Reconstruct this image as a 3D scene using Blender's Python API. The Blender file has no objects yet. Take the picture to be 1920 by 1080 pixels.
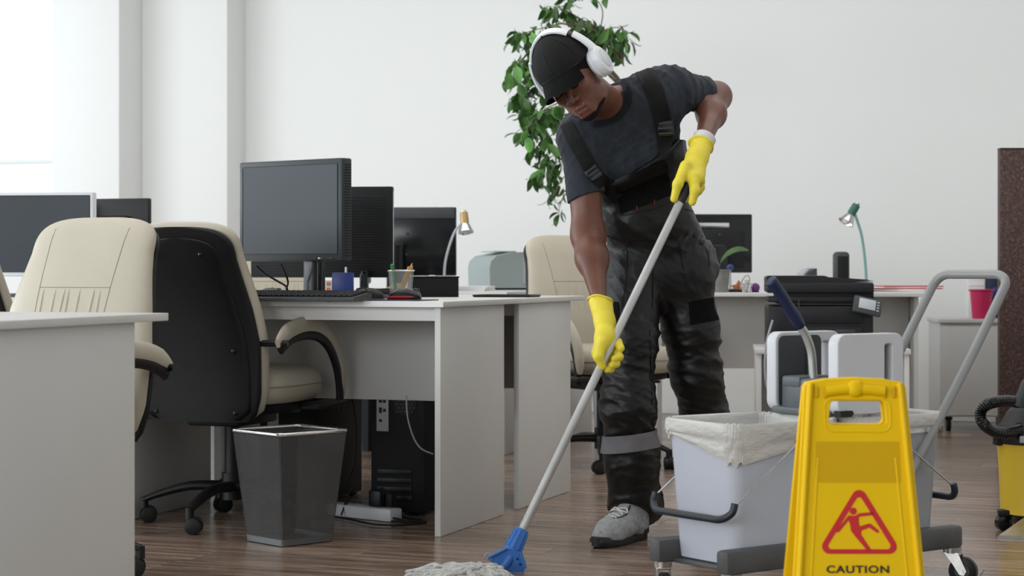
import bpy, bmesh, math, random
import numpy as np
from mathutils import Vector, Matrix, Euler
from mathutils.bvhtree import BVHTree
R = math.radians
rnd = random.Random(7)
S = bpy.context.scene
C = S.collection
FPX, CH, HY = 3600.0, 0.851, 506.0          # focal length in pixels, eye height, horizon row

# ---------------------------------------------------------------- camera
cd = bpy.data.cameras.new('camera'); cam = bpy.data.objects.new('camera', cd); C.objects.link(cam)
cam.location = (0, 0, CH); cam.rotation_euler = (R(90), 0, 0)
cd.sensor_width = 36; cd.lens = 36 * FPX / 1920; cd.shift_y = (HY - 540) / 1920
cd.dof.use_dof = True; cd.dof.focus_distance = 5.85; cd.dof.aperture_fstop = 5.6
cd.clip_end = 200
S.camera = cam
# ---------------------------------------------------------------- world, window light, added fills, exposure
w = bpy.data.worlds.new('sky'); S.world = w; w.use_nodes = True
bg = w.node_tree.nodes['Background']; bg.inputs[0].default_value = (0.90, 0.96, 1.0, 1); bg.inputs[1].default_value = 1.15
def area(name, loc, rot, sx, sy, power, col):
    l = bpy.data.lights.new(name, 'AREA'); l.shape = 'RECTANGLE'; l.size = sx; l.size_y = sy; l.energy = power; l.color = col
    o = bpy.data.objects.new(name, l); C.objects.link(o); o.location = loc; o.rotation_euler = rot
    return o
_A = R(-19.48)
def _inroom(x, y, z): return Vector((-1.708 + x * math.cos(_A) - y * math.sin(_A), 12.3 + x * math.sin(_A) + y * math.cos(_A), z))
area('window_daylight', _inroom(-3.9, -8.6, 1.85), (R(90), 0, R(-90) + _A), 10.4, 2.0, 300, (0.88, 0.95, 1.0))
area('rear_fill', _inroom(1.4, -13.85, 1.9), (R(90), 0, _A), 7.0, 2.3, 225, (0.93, 0.97, 1.0))  # added fill behind the camera to brighten the foreground; no window in that wall
area('overhead_fill', _inroom(3.6, -4.2, 3.45), (0, 0, _A), 6.5, 4.5, 85, (1.0, 0.98, 0.95))  # added overhead fill, lifts the floor and right-facing sides; no known fixture
vs = S.view_settings
S.display_settings.display_device = 'sRGB'
vs.view_transform = 'Standard'; vs.look = 'None'; vs.exposure = 0.24; vs.gamma = 1.0; vs.use_curve_mapping = False

# ---------------------------------------------------------------- pixel helpers
def W(px, py, z): return Vector(((px - 960) / FPX * z, z, CH + (HY - py) / FPX * z))
def WH(px, z, h): return Vector(((px - 960) / FPX * z, z, h))
def floor_at(px, py):
    z = FPX * CH / (py - HY); return WH(px, z, 0)

# ---------------------------------------------------------------- materials
def mat(name, col, rough=0.5, metal=0.0, spec=0.5, bump=0.0, bscale=60, var=0.0, vscale=6, coat=0.0, sheen=0.0,
        stretch=None, trans=0.0, alpha=1.0, ior=1.45, sss=0.0, coord='Object'):
    m = bpy.data.materials.new(name); m.use_nodes = True
    nt = m.node_tree; b = nt.nodes['Principled BSDF']
    b.inputs['Base Color'].default_value = (*col, 1); b.inputs['Roughness'].default_value = rough
    b.inputs['Metallic'].default_value = metal; b.inputs['Specular IOR Level'].default_value = spec
    b.inputs['Coat Weight'].default_value = coat; b.inputs['Sheen Weight'].default_value = sheen
    b.inputs['Transmission Weight'].default_value = trans; b.inputs['Alpha'].default_value = alpha
    b.inputs['IOR'].default_value = ior
    if sss: b.inputs['Subsurface Weight'].default_value = sss; b.inputs['Subsurface Radius'].default_value = (.02, .008, .004)
    tc = nt.nodes.new('ShaderNodeTexCoord'); mp = nt.nodes.new('ShaderNodeMapping')
    nt.links.new(tc.outputs[coord], mp.inputs[0])
    if stretch: mp.inputs['Scale'].default_value = stretch
    def noise(sc, det=4):
        n = nt.nodes.new('ShaderNodeTexNoise'); n.inputs['Scale'].default_value = sc; n.inputs['Detail'].default_value = det
        nt.links.new(mp.outputs[0], n.inputs['Vector']); return n
    if var:
        n = noise(vscale); r = nt.nodes.new('ShaderNodeValToRGB')
        r.color_ramp.elements[0].position = .3; r.color_ramp.elements[1].position = .7
        r.color_ramp.elements[0].color = (*[max(0, c * (1 - var)) for c in col], 1)
        r.color_ramp.elements[1].color = (*[min(1, c * (1 + var)) for c in col], 1)
        nt.links.new(n.outputs[0], r.inputs[0]); nt.links.new(r.outputs[0], b.inputs['Base Color'])
    if bump:
        n = noise(bscale, 5); bp = nt.nodes.new('ShaderNodeBump'); bp.inputs['Strength'].default_value = bump
        bp.inputs['Distance'].default_value = .01
        nt.links.new(n.outputs[0], bp.inputs['Height']); nt.links.new(bp.outputs[0], b.inputs['Normal'])
    return m
def hexc(h, k=1.0):
    v = [int(h[i:i+2], 16) / 255 for i in (0, 2, 4)]
    return tuple(k * (c / 12.92 if c < .04045 else ((c + .055) / 1.055) ** 2.4) for c in v)

M = {}
M['wall'] = mat('wall_paint', (.86, .87, .86), .75, spec=.2, bump=.05, bscale=90)
M['ceil'] = mat('ceiling_paint', (.85, .85, .84), .9, spec=.1, bump=.05, bscale=90)
M['laminate'] = mat('white_laminate', (.70, .695, .675), .38, spec=.45, bump=.01, bscale=140, var=.02, vscale=3)
M['edge'] = mat('white_edge_band', (.86, .86, .85), .35, spec=.4, bump=.01)
M['cream'] = mat('cream_leather', (.50, .455, .365), .42, spec=.45, bump=.12, bscale=260, var=.04, vscale=5)
M['creamline'] = mat('cream_seam_thread', (.30, .26, .20), .7)
M['blackle'] = mat('black_leather', (.006, .0065, .008), .42, spec=.35, bump=.05, bscale=60, var=.2, vscale=9)
M['blackpl'] = mat('black_plastic', (.009, .009, .010), .42, spec=.38, bump=.04, bscale=200)
M['blackmat'] = mat('matte_black_plastic', (.010, .010, .011), .6, spec=.3, bump=.05, bscale=150)
M['blackgl'] = mat('gloss_black_plastic', (.008, .009, .010), .16, spec=.5)
M['darkgrey'] = mat('dark_grey_plastic', (.055, .06, .065), .5, spec=.4, bump=.05, bscale=160, var=.1)
M['bezel'] = mat('charcoal_bezel_plastic', (.035, .042, .045), .45, spec=.4, bump=.03)
M['screen'] = mat('switched_off_lcd_glass', (.020, .028, .036), .40, spec=.34, var=.05, vscale=4)
M['chrome'] = mat('polished_chrome', (.75, .75, .75), .15, metal=1)
M['steel'] = mat('brushed_steel', (.55, .54, .52), .32, metal=1, bump=.03, bscale=300, var=.15, vscale=30)
M['alu'] = mat('painted_aluminium', (.56, .56, .55), .36, metal=.55, spec=.5, var=.10, vscale=12, bump=.03, bscale=120)
M['whitepl'] = mat('white_plastic', (.64, .65, .68), .38, spec=.5, bump=.02, var=.02)
M['greypl'] = mat('light_grey_plastic', (.43, .45, .48), .42, spec=.45, bump=.03, var=.04, vscale=4)

# ---------------------------------------------------------------- mesh helpers (all add to a bmesh)
def nb(): return bmesh.new()
def xf(bm, vs_, mx):
    if mx is not None:
        for v in vs_: v.co = mx @ v.co
def bx(bm, c, s, r=0.0, mx=None, seg=2):
    vs_ = bmesh.ops.create_cube(bm, size=1)['verts']
    for v in vs_: v.co = Vector((v.co.x * s[0] + c[0], v.co.y * s[1] + c[1], v.co.z * s[2] + c[2]))
    if r:
        es = {e for v in vs_ for e in v.link_edges}
        g = bmesh.ops.bevel(bm, geom=list(es), offset=min(r, min(s) * .49), segments=seg, affect='EDGES', profile=.5)
        vs_ = list({v for f in g['faces'] for v in f.verts} | {v for v in vs_ if v.is_valid})
    xf(bm, vs_, mx); return vs_
def frame(d, up=None):
    d = d.normalized(); u = Vector(up) if up else (Vector((0, 0, 1)) if abs(d.z) < .9 else Vector((1, 0, 0)))
    a = u.cross(d); a = a.normalized() if a.length > 1e-6 else Vector((1, 0, 0)); b = d.cross(a); return a, b
def rings(bm, rr, closed=False, cap=True, mx=None):
    vv = [[bm.verts.new(p if mx is None else mx @ Vector(p)) for p in r] for r in rr]
    n = len(vv[0]); m = len(vv)
    for i in range(m if closed else m - 1):
        a, b = vv[i], vv[(i + 1) % m]
        for j in range(n):
            try: bm.faces.new((a[j], a[(j + 1) % n], b[(j + 1) % n], b[j]))
            except ValueError: pass
    if cap and not closed:
        bm.faces.new(vv[0][::-1]); bm.faces.new(vv[-1])
    return vv
def tube(bm, pts, r, n=10, closed=False, cap=True, flat=1.0, up=None, mx=None):
    pts = [Vector(p) for p in pts]; m = len(pts); rr = []
    rad = r if isinstance(r, (list, tuple)) else [r] * m
    pa = None
    for i, p in enumerate(pts):
        if closed: d = pts[(i + 1) % m] - pts[i - 1]
        else: d = pts[min(i + 1, m - 1)] - pts[max(i - 1, 0)]
        d.normalize()
        if pa is None: a, b = frame(d, up)
        else:
            a = pa - d * pa.dot(d); a.normalize(); b = d.cross(a)
        pa = a
        rr.append([p + a * (math.cos(2 * math.pi * k / n) * rad[i]) + b * (math.sin(2 * math.pi * k / n) * rad[i] * flat) for k in range(n)])
    return rings(bm, rr, closed, cap, mx)
def cyl(bm, a, b, r, r2=None, n=20, mx=None): return tube(bm, [a, b], [r, r if r2 is None else r2], n, mx=mx)
def lathe(bm, prof, n=28, mx=None, cap=True):
    rr = [[(r * math.cos(2 * math.pi * k / n), r * math.sin(2 * math.pi * k / n), z) for k in range(n)] for r, z in prof]
    return rings(bm, rr, False, cap, mx)
def sph(bm, c, r, u=16, v=10, mx=None, s=(1, 1, 1)):
    vs_ = bmesh.ops.create_uvsphere(bm, u_segments=u, v_segments=v, radius=r)['verts']
    for p in vs_: p.co = Vector((p.co.x * s[0] + c[0], p.co.y * s[1] + c[1], p.co.z * s[2] + c[2]))
    xf(bm, vs_, mx); return vs_
def sup(cx, cy, cz, wx, wy, e=4, n=28, plane='xy', flip=False):
    """superellipse ring of half widths wx, wy"""
    out = []
    for k in range(n):
        t = 2 * math.pi * k / n; c, s = math.cos(t), math.sin(t)
        x = wx * math.copysign(abs(c) ** (2 / e), c); y = wy * math.copysign(abs(s) ** (2 / e), s)
        out.append((cx + x, cy + y, cz) if plane == 'xy' else ((cx + x, cy, cz + y) if plane == 'xz' else (cx, cy + x, cz + y)))
    return out
def prism(bm, poly, d0, d1, plane='xz', mx=None, bev=0):
    def P(p, d): return (p[0], d, p[1]) if plane == 'xz' else ((p[0], p[1], d) if plane == 'xy' else (d, p[0], p[1]))
    vv = rings(bm, [[P(p, d0) for p in poly], [P(p, d1) for p in poly]], cap=True, mx=mx)
    if bev:
        es = [e for e in {e for r in vv for v in r for e in v.link_edges}]
        es = [e for e in es if (e.verts[0] in vv[0]) == (e.verts[1] in vv[0])]
        bmesh.ops.bevel(bm, geom=es, offset=bev, segments=2, affect='EDGES')
def rrect(x0, z0, x1, z1, r, n=5):
    pts = []
    for cx, cz, a0 in ((x1 - r, z0 + r, -90), (x1 - r, z1 - r, 0), (x0 + r, z1 - r, 90), (x0 + r, z0 + r, 180)):
        for k in range(n + 1):
            a = R(a0 + 90 * k / n); pts.append((cx + r * math.cos(a), cz + r * math.sin(a)))
    return pts
def smooth_path(pts, n=6):
    pts = [Vector(p) for p in pts]; out = []
    for i in range(len(pts) - 1):
        p0, p1, p2, p3 = pts[max(i - 1, 0)], pts[i], pts[i + 1], pts[min(i + 2, len(pts) - 1)]
        for k in range(n):
            t = k / n
            out.append(.5 * ((2 * p1) + (p2 - p0) * t + (2 * p0 - 5 * p1 + 4 * p2 - p3) * t * t + (3 * p1 - p0 - 3 * p2 + p3) * t ** 3))
    out.append(pts[-1]); return out
def cord(bm, pts, r=.004, n=6, seg=5): tube(bm, smooth_path(pts, seg), r, n)

def obj(name, bm, m, parent=None, smooth=True, ang=38, loc=None):
    me = bpy.data.meshes.new(name)
    if isinstance(bm, bmesh.types.BMesh):
        bmesh.ops.recalc_face_normals(bm, faces=bm.faces); bm.to_mesh(me); bm.free()
    else: me.from_pydata(*bm)
    if m is not None: me.materials.append(m if not isinstance(m, str) else M[m])
    if smooth:
        me.shade_smooth(); me.set_sharp_from_angle(angle=R(ang))
    o = bpy.data.objects.new(name, me); C.objects.link(o)
    if parent is not None: o.parent = parent
    if loc is not None: o.location = loc
    return o
def thing(name, label, cat, loc=(0, 0, 0), rz=0.0, group=None):
    o = bpy.data.objects.new(name, None); C.objects.link(o); o.empty_display_size = .1
    o.location = loc; o.rotation_euler = (0, 0, rz); o['label'] = label; o['category'] = cat
    if group: o['group'] = group
    return o
def tag(o, label, cat, group=None):
    o['label'] = label; o['category'] = cat
    if group: o['group'] = group
    return o
def struct(o): o['kind'] = 'structure'; return o
def dup(root, loc, rz, label, group=None):
    r = root.copy(); C.objects.link(r); r.location = loc; r.rotation_euler = (0, 0, rz); r['label'] = label
    if group: r['group'] = group
    for ch in list(root.children):
        c = ch.copy(); C.objects.link(c); c.parent = r
        for g in list(ch.children):
            d = g.copy(); C.objects.link(d); d.parent = c
    return r
def recentre(o):
    """move a world-built mesh's origin to its base"""
    me = o.data; co = np.empty(len(me.vertices) * 3); me.vertices.foreach_get('co', co); co = co.reshape(-1, 3)
    b = Vector(((co[:, 0].min() + co[:, 0].max()) / 2, (co[:, 1].min() + co[:, 1].max()) / 2, co[:, 2].min()))
    me.transform(Matrix.Translation(-b)); o.location = b; return o
def Rz(a): return Matrix.Rotation(a, 4, 'Z')
def T(*p): return Matrix.Translation(Vector(p))

A = R(-19.48)                                   # the whole office is turned this much against the lens
U = Vector((math.cos(A), math.sin(A), 0)); V = Vector((-math.sin(A), math.cos(A), 0))
O0 = Vector((-.2274, 6.11, 0))                  # front right corner of the middle desk

# ================================================================ SETTING
B0 = Vector((-1.708, 12.3, 0))                  # inner corner of back wall and trim
def in_wall_frame(o): o.location = B0; o.rotation_euler = (0, 0, A); return o
bm = nb(); bx(bm, (4.6, .1, 1.75), (9.2, .2, 3.5)); struct(in_wall_frame(obj('wall_back', bm, 'wall', smooth=False)))
bm = nb(); bx(bm, (-.3065, -.123 + .1, 1.75), (.613, .446, 3.5), .006); struct(in_wall_frame(obj('trim_1', bm, 'wall')))
bm = nb(); bx(bm, (-.857, -.2595 + .1, 1.75), (.488, .719, 3.5), .006); struct(in_wall_frame(obj('trim_2', bm, 'wall')))
# outer wall left of the pilasters: sill wall below the window
bm = nb(); bx(bm, (-2.6, 0, .45), (3.0, .25, .9)); bx(bm, (-2.6, 0, 3.4), (3.0, .25, .2)); struct(in_wall_frame(obj('wall_left', bm, 'wall', smooth=False)))
bm = nb(); bx(bm, (8.9, -6.9, 1.75), (.2, 14.2, 3.5)); struct(in_wall_frame(obj('wall_right', bm, 'wall', smooth=False)))
bm = nb(); bx(bm, (2.4, -14.1, 1.75), (13.2, .2, 3.5)); struct(in_wall_frame(obj('wall_front', bm, 'wall', smooth=False)))
bm = nb(); bx(bm, (-4.2, -7.0, .4), (.2, 14.2, .8)); bx(bm, (-4.2, -7.0, 3.25), (.2, 14.2, .5))
struct(in_wall_frame(obj('wall_left', bm, 'wall', smooth=False)))
bm = nb(); bx(bm, (2.4, -7.0, 3.56), (13.4, 14.6, .08)); struct(in_wall_frame(obj('ceiling', bm, 'ceil', smooth=False)))
win = bpy.data.objects.new('window_1', None); C.objects.link(win); in_wall_frame(win); struct(win)
M['glass'] = mat('window_glass', (.95, 1, .98), .02, trans=1.0, ior=1.02, spec=.2)
M['winframe'] = mat('window_frame_white', (.80, .84, .83), .4)
bm = nb()
for x in (-1.135, -4.05): bx(bm, (x, -.05, 2.1), (.075, .09, 2.4), .004)
for z in (.93, 3.27): bx(bm, (-2.6, -.05, z), (3.0, .09, .06), .004)
obj('window_frame', bm, M['winframe'], win)
bm = nb(); bx(bm, (-2.6, -.05, 1.57), (2.9, .05, .025), .003); obj('transom', bm, M['winframe'], win)
bm = nb(); bx(bm, (-1.30, -.05, 1.26), (.02, .05, .6), .003); obj('mullion', bm, M['winframe'], win)
bm = nb(); bx(bm, (-2.6, -.05, 2.4), (2.85, .008, 1.65)); obj('upper_pane', bm, M['glass'], win)
bm = nb(); bx(bm, (-2.6, -.05, 1.26), (2.85, .008, .6)); obj('lower_pane', bm, M['glass'], win)
bm = nb(); bx(bm, (-2.6, .0, .915), (3.0, .30, .03), .005); obj('sill', bm, 'edge', win)

# floor: sub-floor slab and laminate planks, each plank its own piece
fl = bpy.data.objects.new('floor', None); C.objects.link(fl); fl.location = O0; fl.rotation_euler = (0, 0, A); struct(fl)
def plank_mat():
    m = bpy.data.materials.new('walnut_laminate_plank'); m.use_nodes = True; nt = m.node_tree; b = nt.nodes['Principled BSDF']
    N = nt.nodes.new; L = nt.links.new
    tc = N('ShaderNodeTexCoord'); oi = N('ShaderNodeObjectInfo')
    ad = N('ShaderNodeVectorMath'); ad.operation = 'MULTIPLY_ADD'
    L(oi.outputs['Random'], ad.inputs[0]); ad.inputs[1].default_value = (37, 61, 13); L(tc.outputs['Object'], ad.inputs[2])
    mp = N('ShaderNodeMapping'); mp.inputs['Scale'].default_value = (1.0, 13, 13); L(ad.outputs[0], mp.inputs[0])
    n1 = N('ShaderNodeTexNoise'); n1.inputs['Scale'].default_value = 2.6; n1.inputs['Detail'].default_value = 7; n1.inputs['Roughness'].default_value = .62; n1.inputs['Distortion'].default_value = .6
    L(mp.outputs[0], n1.inputs['Vector'])
    r = N('ShaderNodeValToRGB'); L(n1.outputs[0], r.inputs[0]); e = r.color_ramp.elements
    e[0].position = .30; e[0].color = (.075, .043, .028, 1); e[1].position = .74; e[1].color = (.45, .325, .245, 1)
    x = e.new(.5); x.color = (.25, .168, .122, 1)
    hs = N('ShaderNodeHueSaturation'); L(r.outputs[0], hs.inputs['Color'])
    mr = N('ShaderNodeMapRange'); L(oi.outputs['Random'], mr.inputs[0]); mr.inputs[3].default_value = .78; mr.inputs[4].default_value = 1.2
    L(mr.outputs[0], hs.inputs['Value']); hs.inputs['Saturation'].default_value = .95; L(hs.outputs[0], b.inputs['Base Color'])
    n2 = N('ShaderNodeTexNoise'); n2.inputs['Scale'].default_value = 1.6; n2.inputs['Detail'].default_value = 5; L(ad.outputs[0], n2.inputs['Vector'])
    m2 = N('ShaderNodeMapRange'); L(n2.outputs[0], m2.inputs[0]); m2.inputs[3].default_value = .13; m2.inputs[4].default_value = .34
    L(m2.outputs[0], b.inputs['Roughness']); b.inputs['Specular IOR Level'].default_value = .55
    bp = N('ShaderNodeBump'); bp.inputs['Strength'].default_value = .12; bp.inputs['Distance'].default_value = .004; L(n1.outputs[0], bp.inputs['Height']); L(bp.outputs[0], b.inputs['Normal'])
    return m
M['plank'] = plank_mat()
bm = nb(); bx(bm, (1.9, -1.2, -.035), (15, 20, .05)); obj('subfloor', bm, mat('dark_subfloor', (.03, .022, .017), .6), fl, smooth=False)
PL, PW = 1.28, .193
bm = nb(); bx(bm, (0, 0, -.005), (PL - .0012, PW - .0012, .010), .0008, seg=1); p0 = obj('plank', bm, M['plank'], fl)
slots = []
for j in range(-14, 34):
    off = rnd.uniform(0, PL)
    for i in range(-5, 8):
        x = i * PL + off; y = j * PW
        wp = O0 + U * x + V * y
        if wp.y < 3.2 or (wp - B0).dot(V) > .05 or (wp - B0).dot(U) > 8.9 or (wp - B0).dot(U) < -3.6: continue
        out = max(0, abs(wp.x) - .27 * wp.y - .55) + max(0, 4.6 - wp.y)     # how far outside the picture
        slots.append((out, wp.y, x, y))
slots.sort(); rest = nb()
for k, (out, wy, x, y) in enumerate(slots):
    if k < 298:
        o = p0 if k == 0 else p0.copy()
        if k: C.objects.link(o); o.parent = fl
        o.location = (x, y, 0)
    else: bx(rest, (x, y, -.005), (PL - .0012, PW - .0012, .010))
o = obj('planks', rest, M['plank'], fl, smooth=False); o['kind'] = 'stuff'
print('planks', len(slots))

# ================================================================ DESKS
def desk(corner, label, group, rz=A, width=1.2, holes=True):
    t = thing('office_desk', label, 'desk', (corner.x, corner.y, 0), rz, group)
    bm = nb(); bx(bm, (-width / 2 + .017, .3575, .741), (width, .755, .018), .0015); obj('tabletop', bm, 'laminate', t)
    for x in (-.010, -width + .045):
        bm = nb(); bx(bm, (x, .3, .366), (.020, .60, .730), .001); p = obj('side_panel', bm, 'laminate', t)
        for z in (.67, .10):
            bm = nb(); cyl(bm, (x, .6, z), (x, .609, z), .006, n=10); obj('connector_bolt', bm, 'steel', p)
    bm = nb(); bx(bm, (-width / 2 + .02, .46, .565), (width - .08, .018, .33), .001); obj('modesty_panel', bm, 'laminate', t)
    bm = nb(); bx(bm, (-width / 2 + .02, .045, .709), (width - .08, .018, .044), .001); obj('front_rail', bm, 'edge', t)
    bm = nb()
    bx(bm, (-width / 2 + .017, -.0202, .741), (width, .0012, .0175)); obj('edge_band', bm, 'edge', t)
    return t
G_D = 'white laminate office desks'
d_mid = desk(O0, 'white laminate desk in the middle of the room, carrying the big tilted monitor', G_D)
def uv(u, v, base=O0): return base + U * u + V * v
dup(d_mid, uv(0, .757), A, 'white desk pushed against the back of the middle desk, behind the mop pole', G_D)
NC = Vector((-1.03, 3.80, 0))
dup(d_mid, NC, R(-16.5), 'blurred white desk nearest the lens at the lower left edge', G_D)
dup(d_mid, uv(-1.215, 0), A, 'white desk behind the two cream chairs, under the white-framed monitor', G_D)
dup(d_mid, uv(-1.215, .757), A, 'rear white desk behind the chairs on the left, under the small black monitor', G_D)
# ================================================================ OFFICE CHAIRS  (local front = -Y)
def lerp(t, xs, ys): return float(np.interp(t, xs, ys))
BZ = [.37, .385, .46, .62, .74, .84, .90, .945, .975, .995, 1.005]
BW = [.180, .208, .232, .240, .224, .204, .194, .180, .164, .138, .095]
BT = [.022, .040, .052, .058, .054, .048, .044, .038, .030, .022, .010]
def bwid(z): return lerp(z, BZ[:7], BW[:7]) * (max(0, 1 - (max(0, z - .900) / .106) ** 3.4)) ** (1 / 3.4)
def bthk(z): return lerp(z, BZ[:7], BT[:7]) * (max(0, 1 - (max(0, z - .900) / .106) ** 2.2)) ** (1 / 2.2)
ZTOP = [.900 + .1055 * math.sin(R(90) * k / 12) for k in range(13)]
def back_c(z): return .190 + (z - .44) * .26 + .03 * math.sin((z - .44) / .56 * math.pi) * -1
def front_y(x, z, e=2.8):
    w_, t_ = bwid(z), bthk(z); q = min(abs(x) / w_, 1)
    return back_c(z) - t_ * (1 - q ** e) ** (1 / e)
def chair_parts(t):
    bm = nb(); rr = []
    for z in list(np.linspace(.37, .89, 22)) + ZTOP:
        rr.append(sup(0, back_c(z), z, bwid(z), bthk(z), 2.8, 40))
    rings(bm, rr); pad = obj('backrest', bm, 'cream', t, ang=70)
    for s in (-1, 1):
        bm = nb(); tube(bm, [(s * (.104 + .018 * ((z - .5) / .5)), front_y(s * (.104 + .018 * ((z - .5) / .5)), z) + .0005, z) for z in np.linspace(.50, .972, 20)], .0016, 5); obj('seam', bm, 'creamline', pad)
    bm = nb(); tube(bm, [(x, front_y(x, .80) + .0005, .80) for x in np.linspace(-.113, .113, 12)], .0016, 5); obj('seam', bm, 'creamline', pad)
    # gathered pleats below the cross seam
    for k in range(7):
        x0 = -.095 + k * .0305 + rnd.uniform(-.006, .006); bm = nb(); z0 = rnd.uniform(.60, .68)
        tube(bm, [(x0 + .012 * math.sin(3 * (z - .6)) * (k % 3 - 1), front_y(x0, z) + .0022, z) for z in np.linspace(z0, .795, 9)], [.001, .003, .0045, .005, .0055, .006, .006, .005, .003], 6, flat=.8)
        obj('pleat', bm, 'cream', pad, ang=80)
    # black moulded shell with quilted rear panel
    bm = nb(); rr = []
    for z in list(np.linspace(.36, .875, 22)) + [q - .018 for q in ZTOP]:
        zz = min(max(z + .018, .375), 1.0055); rr.append(sup(0, back_c(z) + .038, z, bwid(zz) * .975, .020, 3.2, 40))
    rings(bm, rr); sh = obj('back_shell', bm, 'blackpl', t, ang=70)
    bm = nb(); rr = []
    pz = [.365, .375, .40, .50, .62, .74, .86, .925, .952]; pw = [.160, .186, .195, .198, .192, .168, .138, .118, .08]
    for z in list(np.linspace(.365, .87, 20)) + [.87 + .082 * math.sin(R(90) * k / 9) for k in range(1, 10)]: rr.append(sup(0, back_c(z) + .052, z, lerp(z, pz[:7], pw[:7]) * max(.02, 1 - (max(0, z - .87) / .0825) ** 3.4) ** (1 / 3.4), .016, 3.0, 36))
    rings(bm, rr); pn = obj('rear_panel', bm, 'blackle', sh, ang=70)
    for x, z in ((-.078, .90), (.078, .90), (-.150, .59), (.150, .59), (-.145, .39), (.145, .39)):
        bm = nb(); sph(bm, (x, back_c(z) + .0665, z), .0085, 10, 6, s=(1, .6, 1)); obj('button', bm, 'blackgl', sh)
    bm = nb(); sz = [.405, .415, .44, .475, .505, .522, .530]; sw = [.20, .235, .252, .255, .247, .22, .16]
    rings(bm, [sup(0, -.035, z, w_, w_ * .97, 3.6, 40) for z, w_ in zip(sz, sw)]); st = obj('seat', bm, 'cream', t, ang=70)
    bm = nb(); tube(bm, [Vector(p) for p in sup(0, -.035, .468, .2562, .2485, 3.6, 40)], .0022, 5, closed=True); obj('piping', bm, 'creamline', st)
    bm = nb(); rings(bm, [sup(0, -.03, z, w_, w_ * .95, 3.6, 32) for z, w_ in ((.375, .18), (.385, .225), (.406, .232))]); obj('seat_shell', bm, 'blackpl', t, ang=60)
    path = [(.235, .615), (.16, .650), (.05, .668), (-.06, .662), (-.15, .628), (-.215, .565), (-.245, .49), (-.245, .42)]
    for s in (-1, 1):
        pts = smooth_path([(s * .288, y, z) for y, z in path], 5); n_ = len(pts)
        bm = nb(); tube(bm, pts, [.030 * min(1, .55 + k * .12) * min(1, .6 + (n_ - 1 - k) * .1) for k in range(n_)], 14, flat=.50, up=(1, 0, 0)); ar = obj('armrest', bm, 'cream', t, ang=70)
        inn = smooth_path([(s * .288, y * .93 - .004, z - .018 - .004 * i) for i, (y, z) in enumerate(path)], 5)
        bm = nb(); tube(bm, inn, .021, 10, flat=.55, up=(1, 0, 0)); bx(bm, (s * .265, -.15, .395), (.075, .22, .026), .006); obj('arm_frame', bm, 'blackpl', ar, ang=60)
        bm = nb(); cyl(bm, (s * .315, .215, .615), (s * .20, .235, .615), .011, n=12); obj('arm_bolt', bm, 'blackgl', ar)
    bm = nb(); bx(bm, (0, 0, .36), (.20, .28, .05), .012); cyl(bm, (0, 0, .15), (0, 0, .35), .026, n=18); cyl(bm, (0, 0, .08), (0, 0, .17), .036, n=18)
    cyl(bm, (.05, 0, .36), (.29, -.02, .36), .006, n=8); obj('gas_column', bm, 'blackpl', t)
    for k in range(5):
        a = R(72 * k + 19); d = Vector((math.cos(a), math.sin(a), 0)); bm = nb()
        pts = smooth_path([d * .03 + Vector((0, 0, .125)), d * .14 + Vector((0, 0, .125)), d * .24 + Vector((0, 0, .100)), d * .30 + Vector((0, 0, .078))], 4)
        tube(bm, pts, [.030 - .0012 * i for i in range(len(pts))], 10, flat=.62, up=(0, 0, 1)); cyl(bm, d * .298 + Vector((0, 0, .05)), d * .298 + Vector((0, 0, .085)), .014, n=10)
        lg = obj('base_leg', bm, 'blackpl', t, ang=60)
        h = R(rnd.uniform(0, 180)); e_ = Vector((math.cos(h), math.sin(h), 0))
        c = d * .298 + Vector((-e_.y, e_.x, 0)) * .014
        for s in (-1, 1):
            bm = nb(); q = c + e_ * (.014 * s) + Vector((0, 0, .027))
            tube(bm, [q - e_ * .010, q - e_ * .008, q + e_ * .008, q + e_ * .010], [.020, .027, .027, .020], 18); obj('caster_wheel', bm, 'blackpl', lg)
        bm = nb(); q = c + Vector((0, 0, .030)); tube(bm, [q - e_ * .004, q + e_ * .004], .030, 14); obj('caster_hood', bm, 'blackpl', lg)
    return t
G_C = 'cream and black office chairs'
c2 = WH(436, 6.46, 0)
ch = thing('office_chair', 'office chair showing its black quilted back, drawn up to the middle desk', 'chair', (c2.x, 6.46, 0), R(180 - 20), G_C)
chair_parts(ch)
cA = dup(ch, (WH(50, 5.34, 0).x, 5.36, 0), R(-24), 'cream office chair facing the lens just behind the nearest desk', G_C)
cA.scale = (1.08, 1, 1)
for c_ in cA.children:
    if c_.name.startswith('armrest'): c_.location.z = -.04
dup(ch, (WH(-40, 6.30, 0).x, 6.35, -.0), R(180 - 12), 'office chair cut by the left edge, only the corner of its back showing', G_C)
dup(ch, (WH(1130, 8.30, 0).x, 8.30, 0), R(32), 'empty cream chair standing behind the man, facing the lens', G_C)
dup(ch, (WH(520, 8.3, 0).x, 8.35, 0), R(8), 'distant cream chair seen under the big monitor, beside its stand', G_C)

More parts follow.
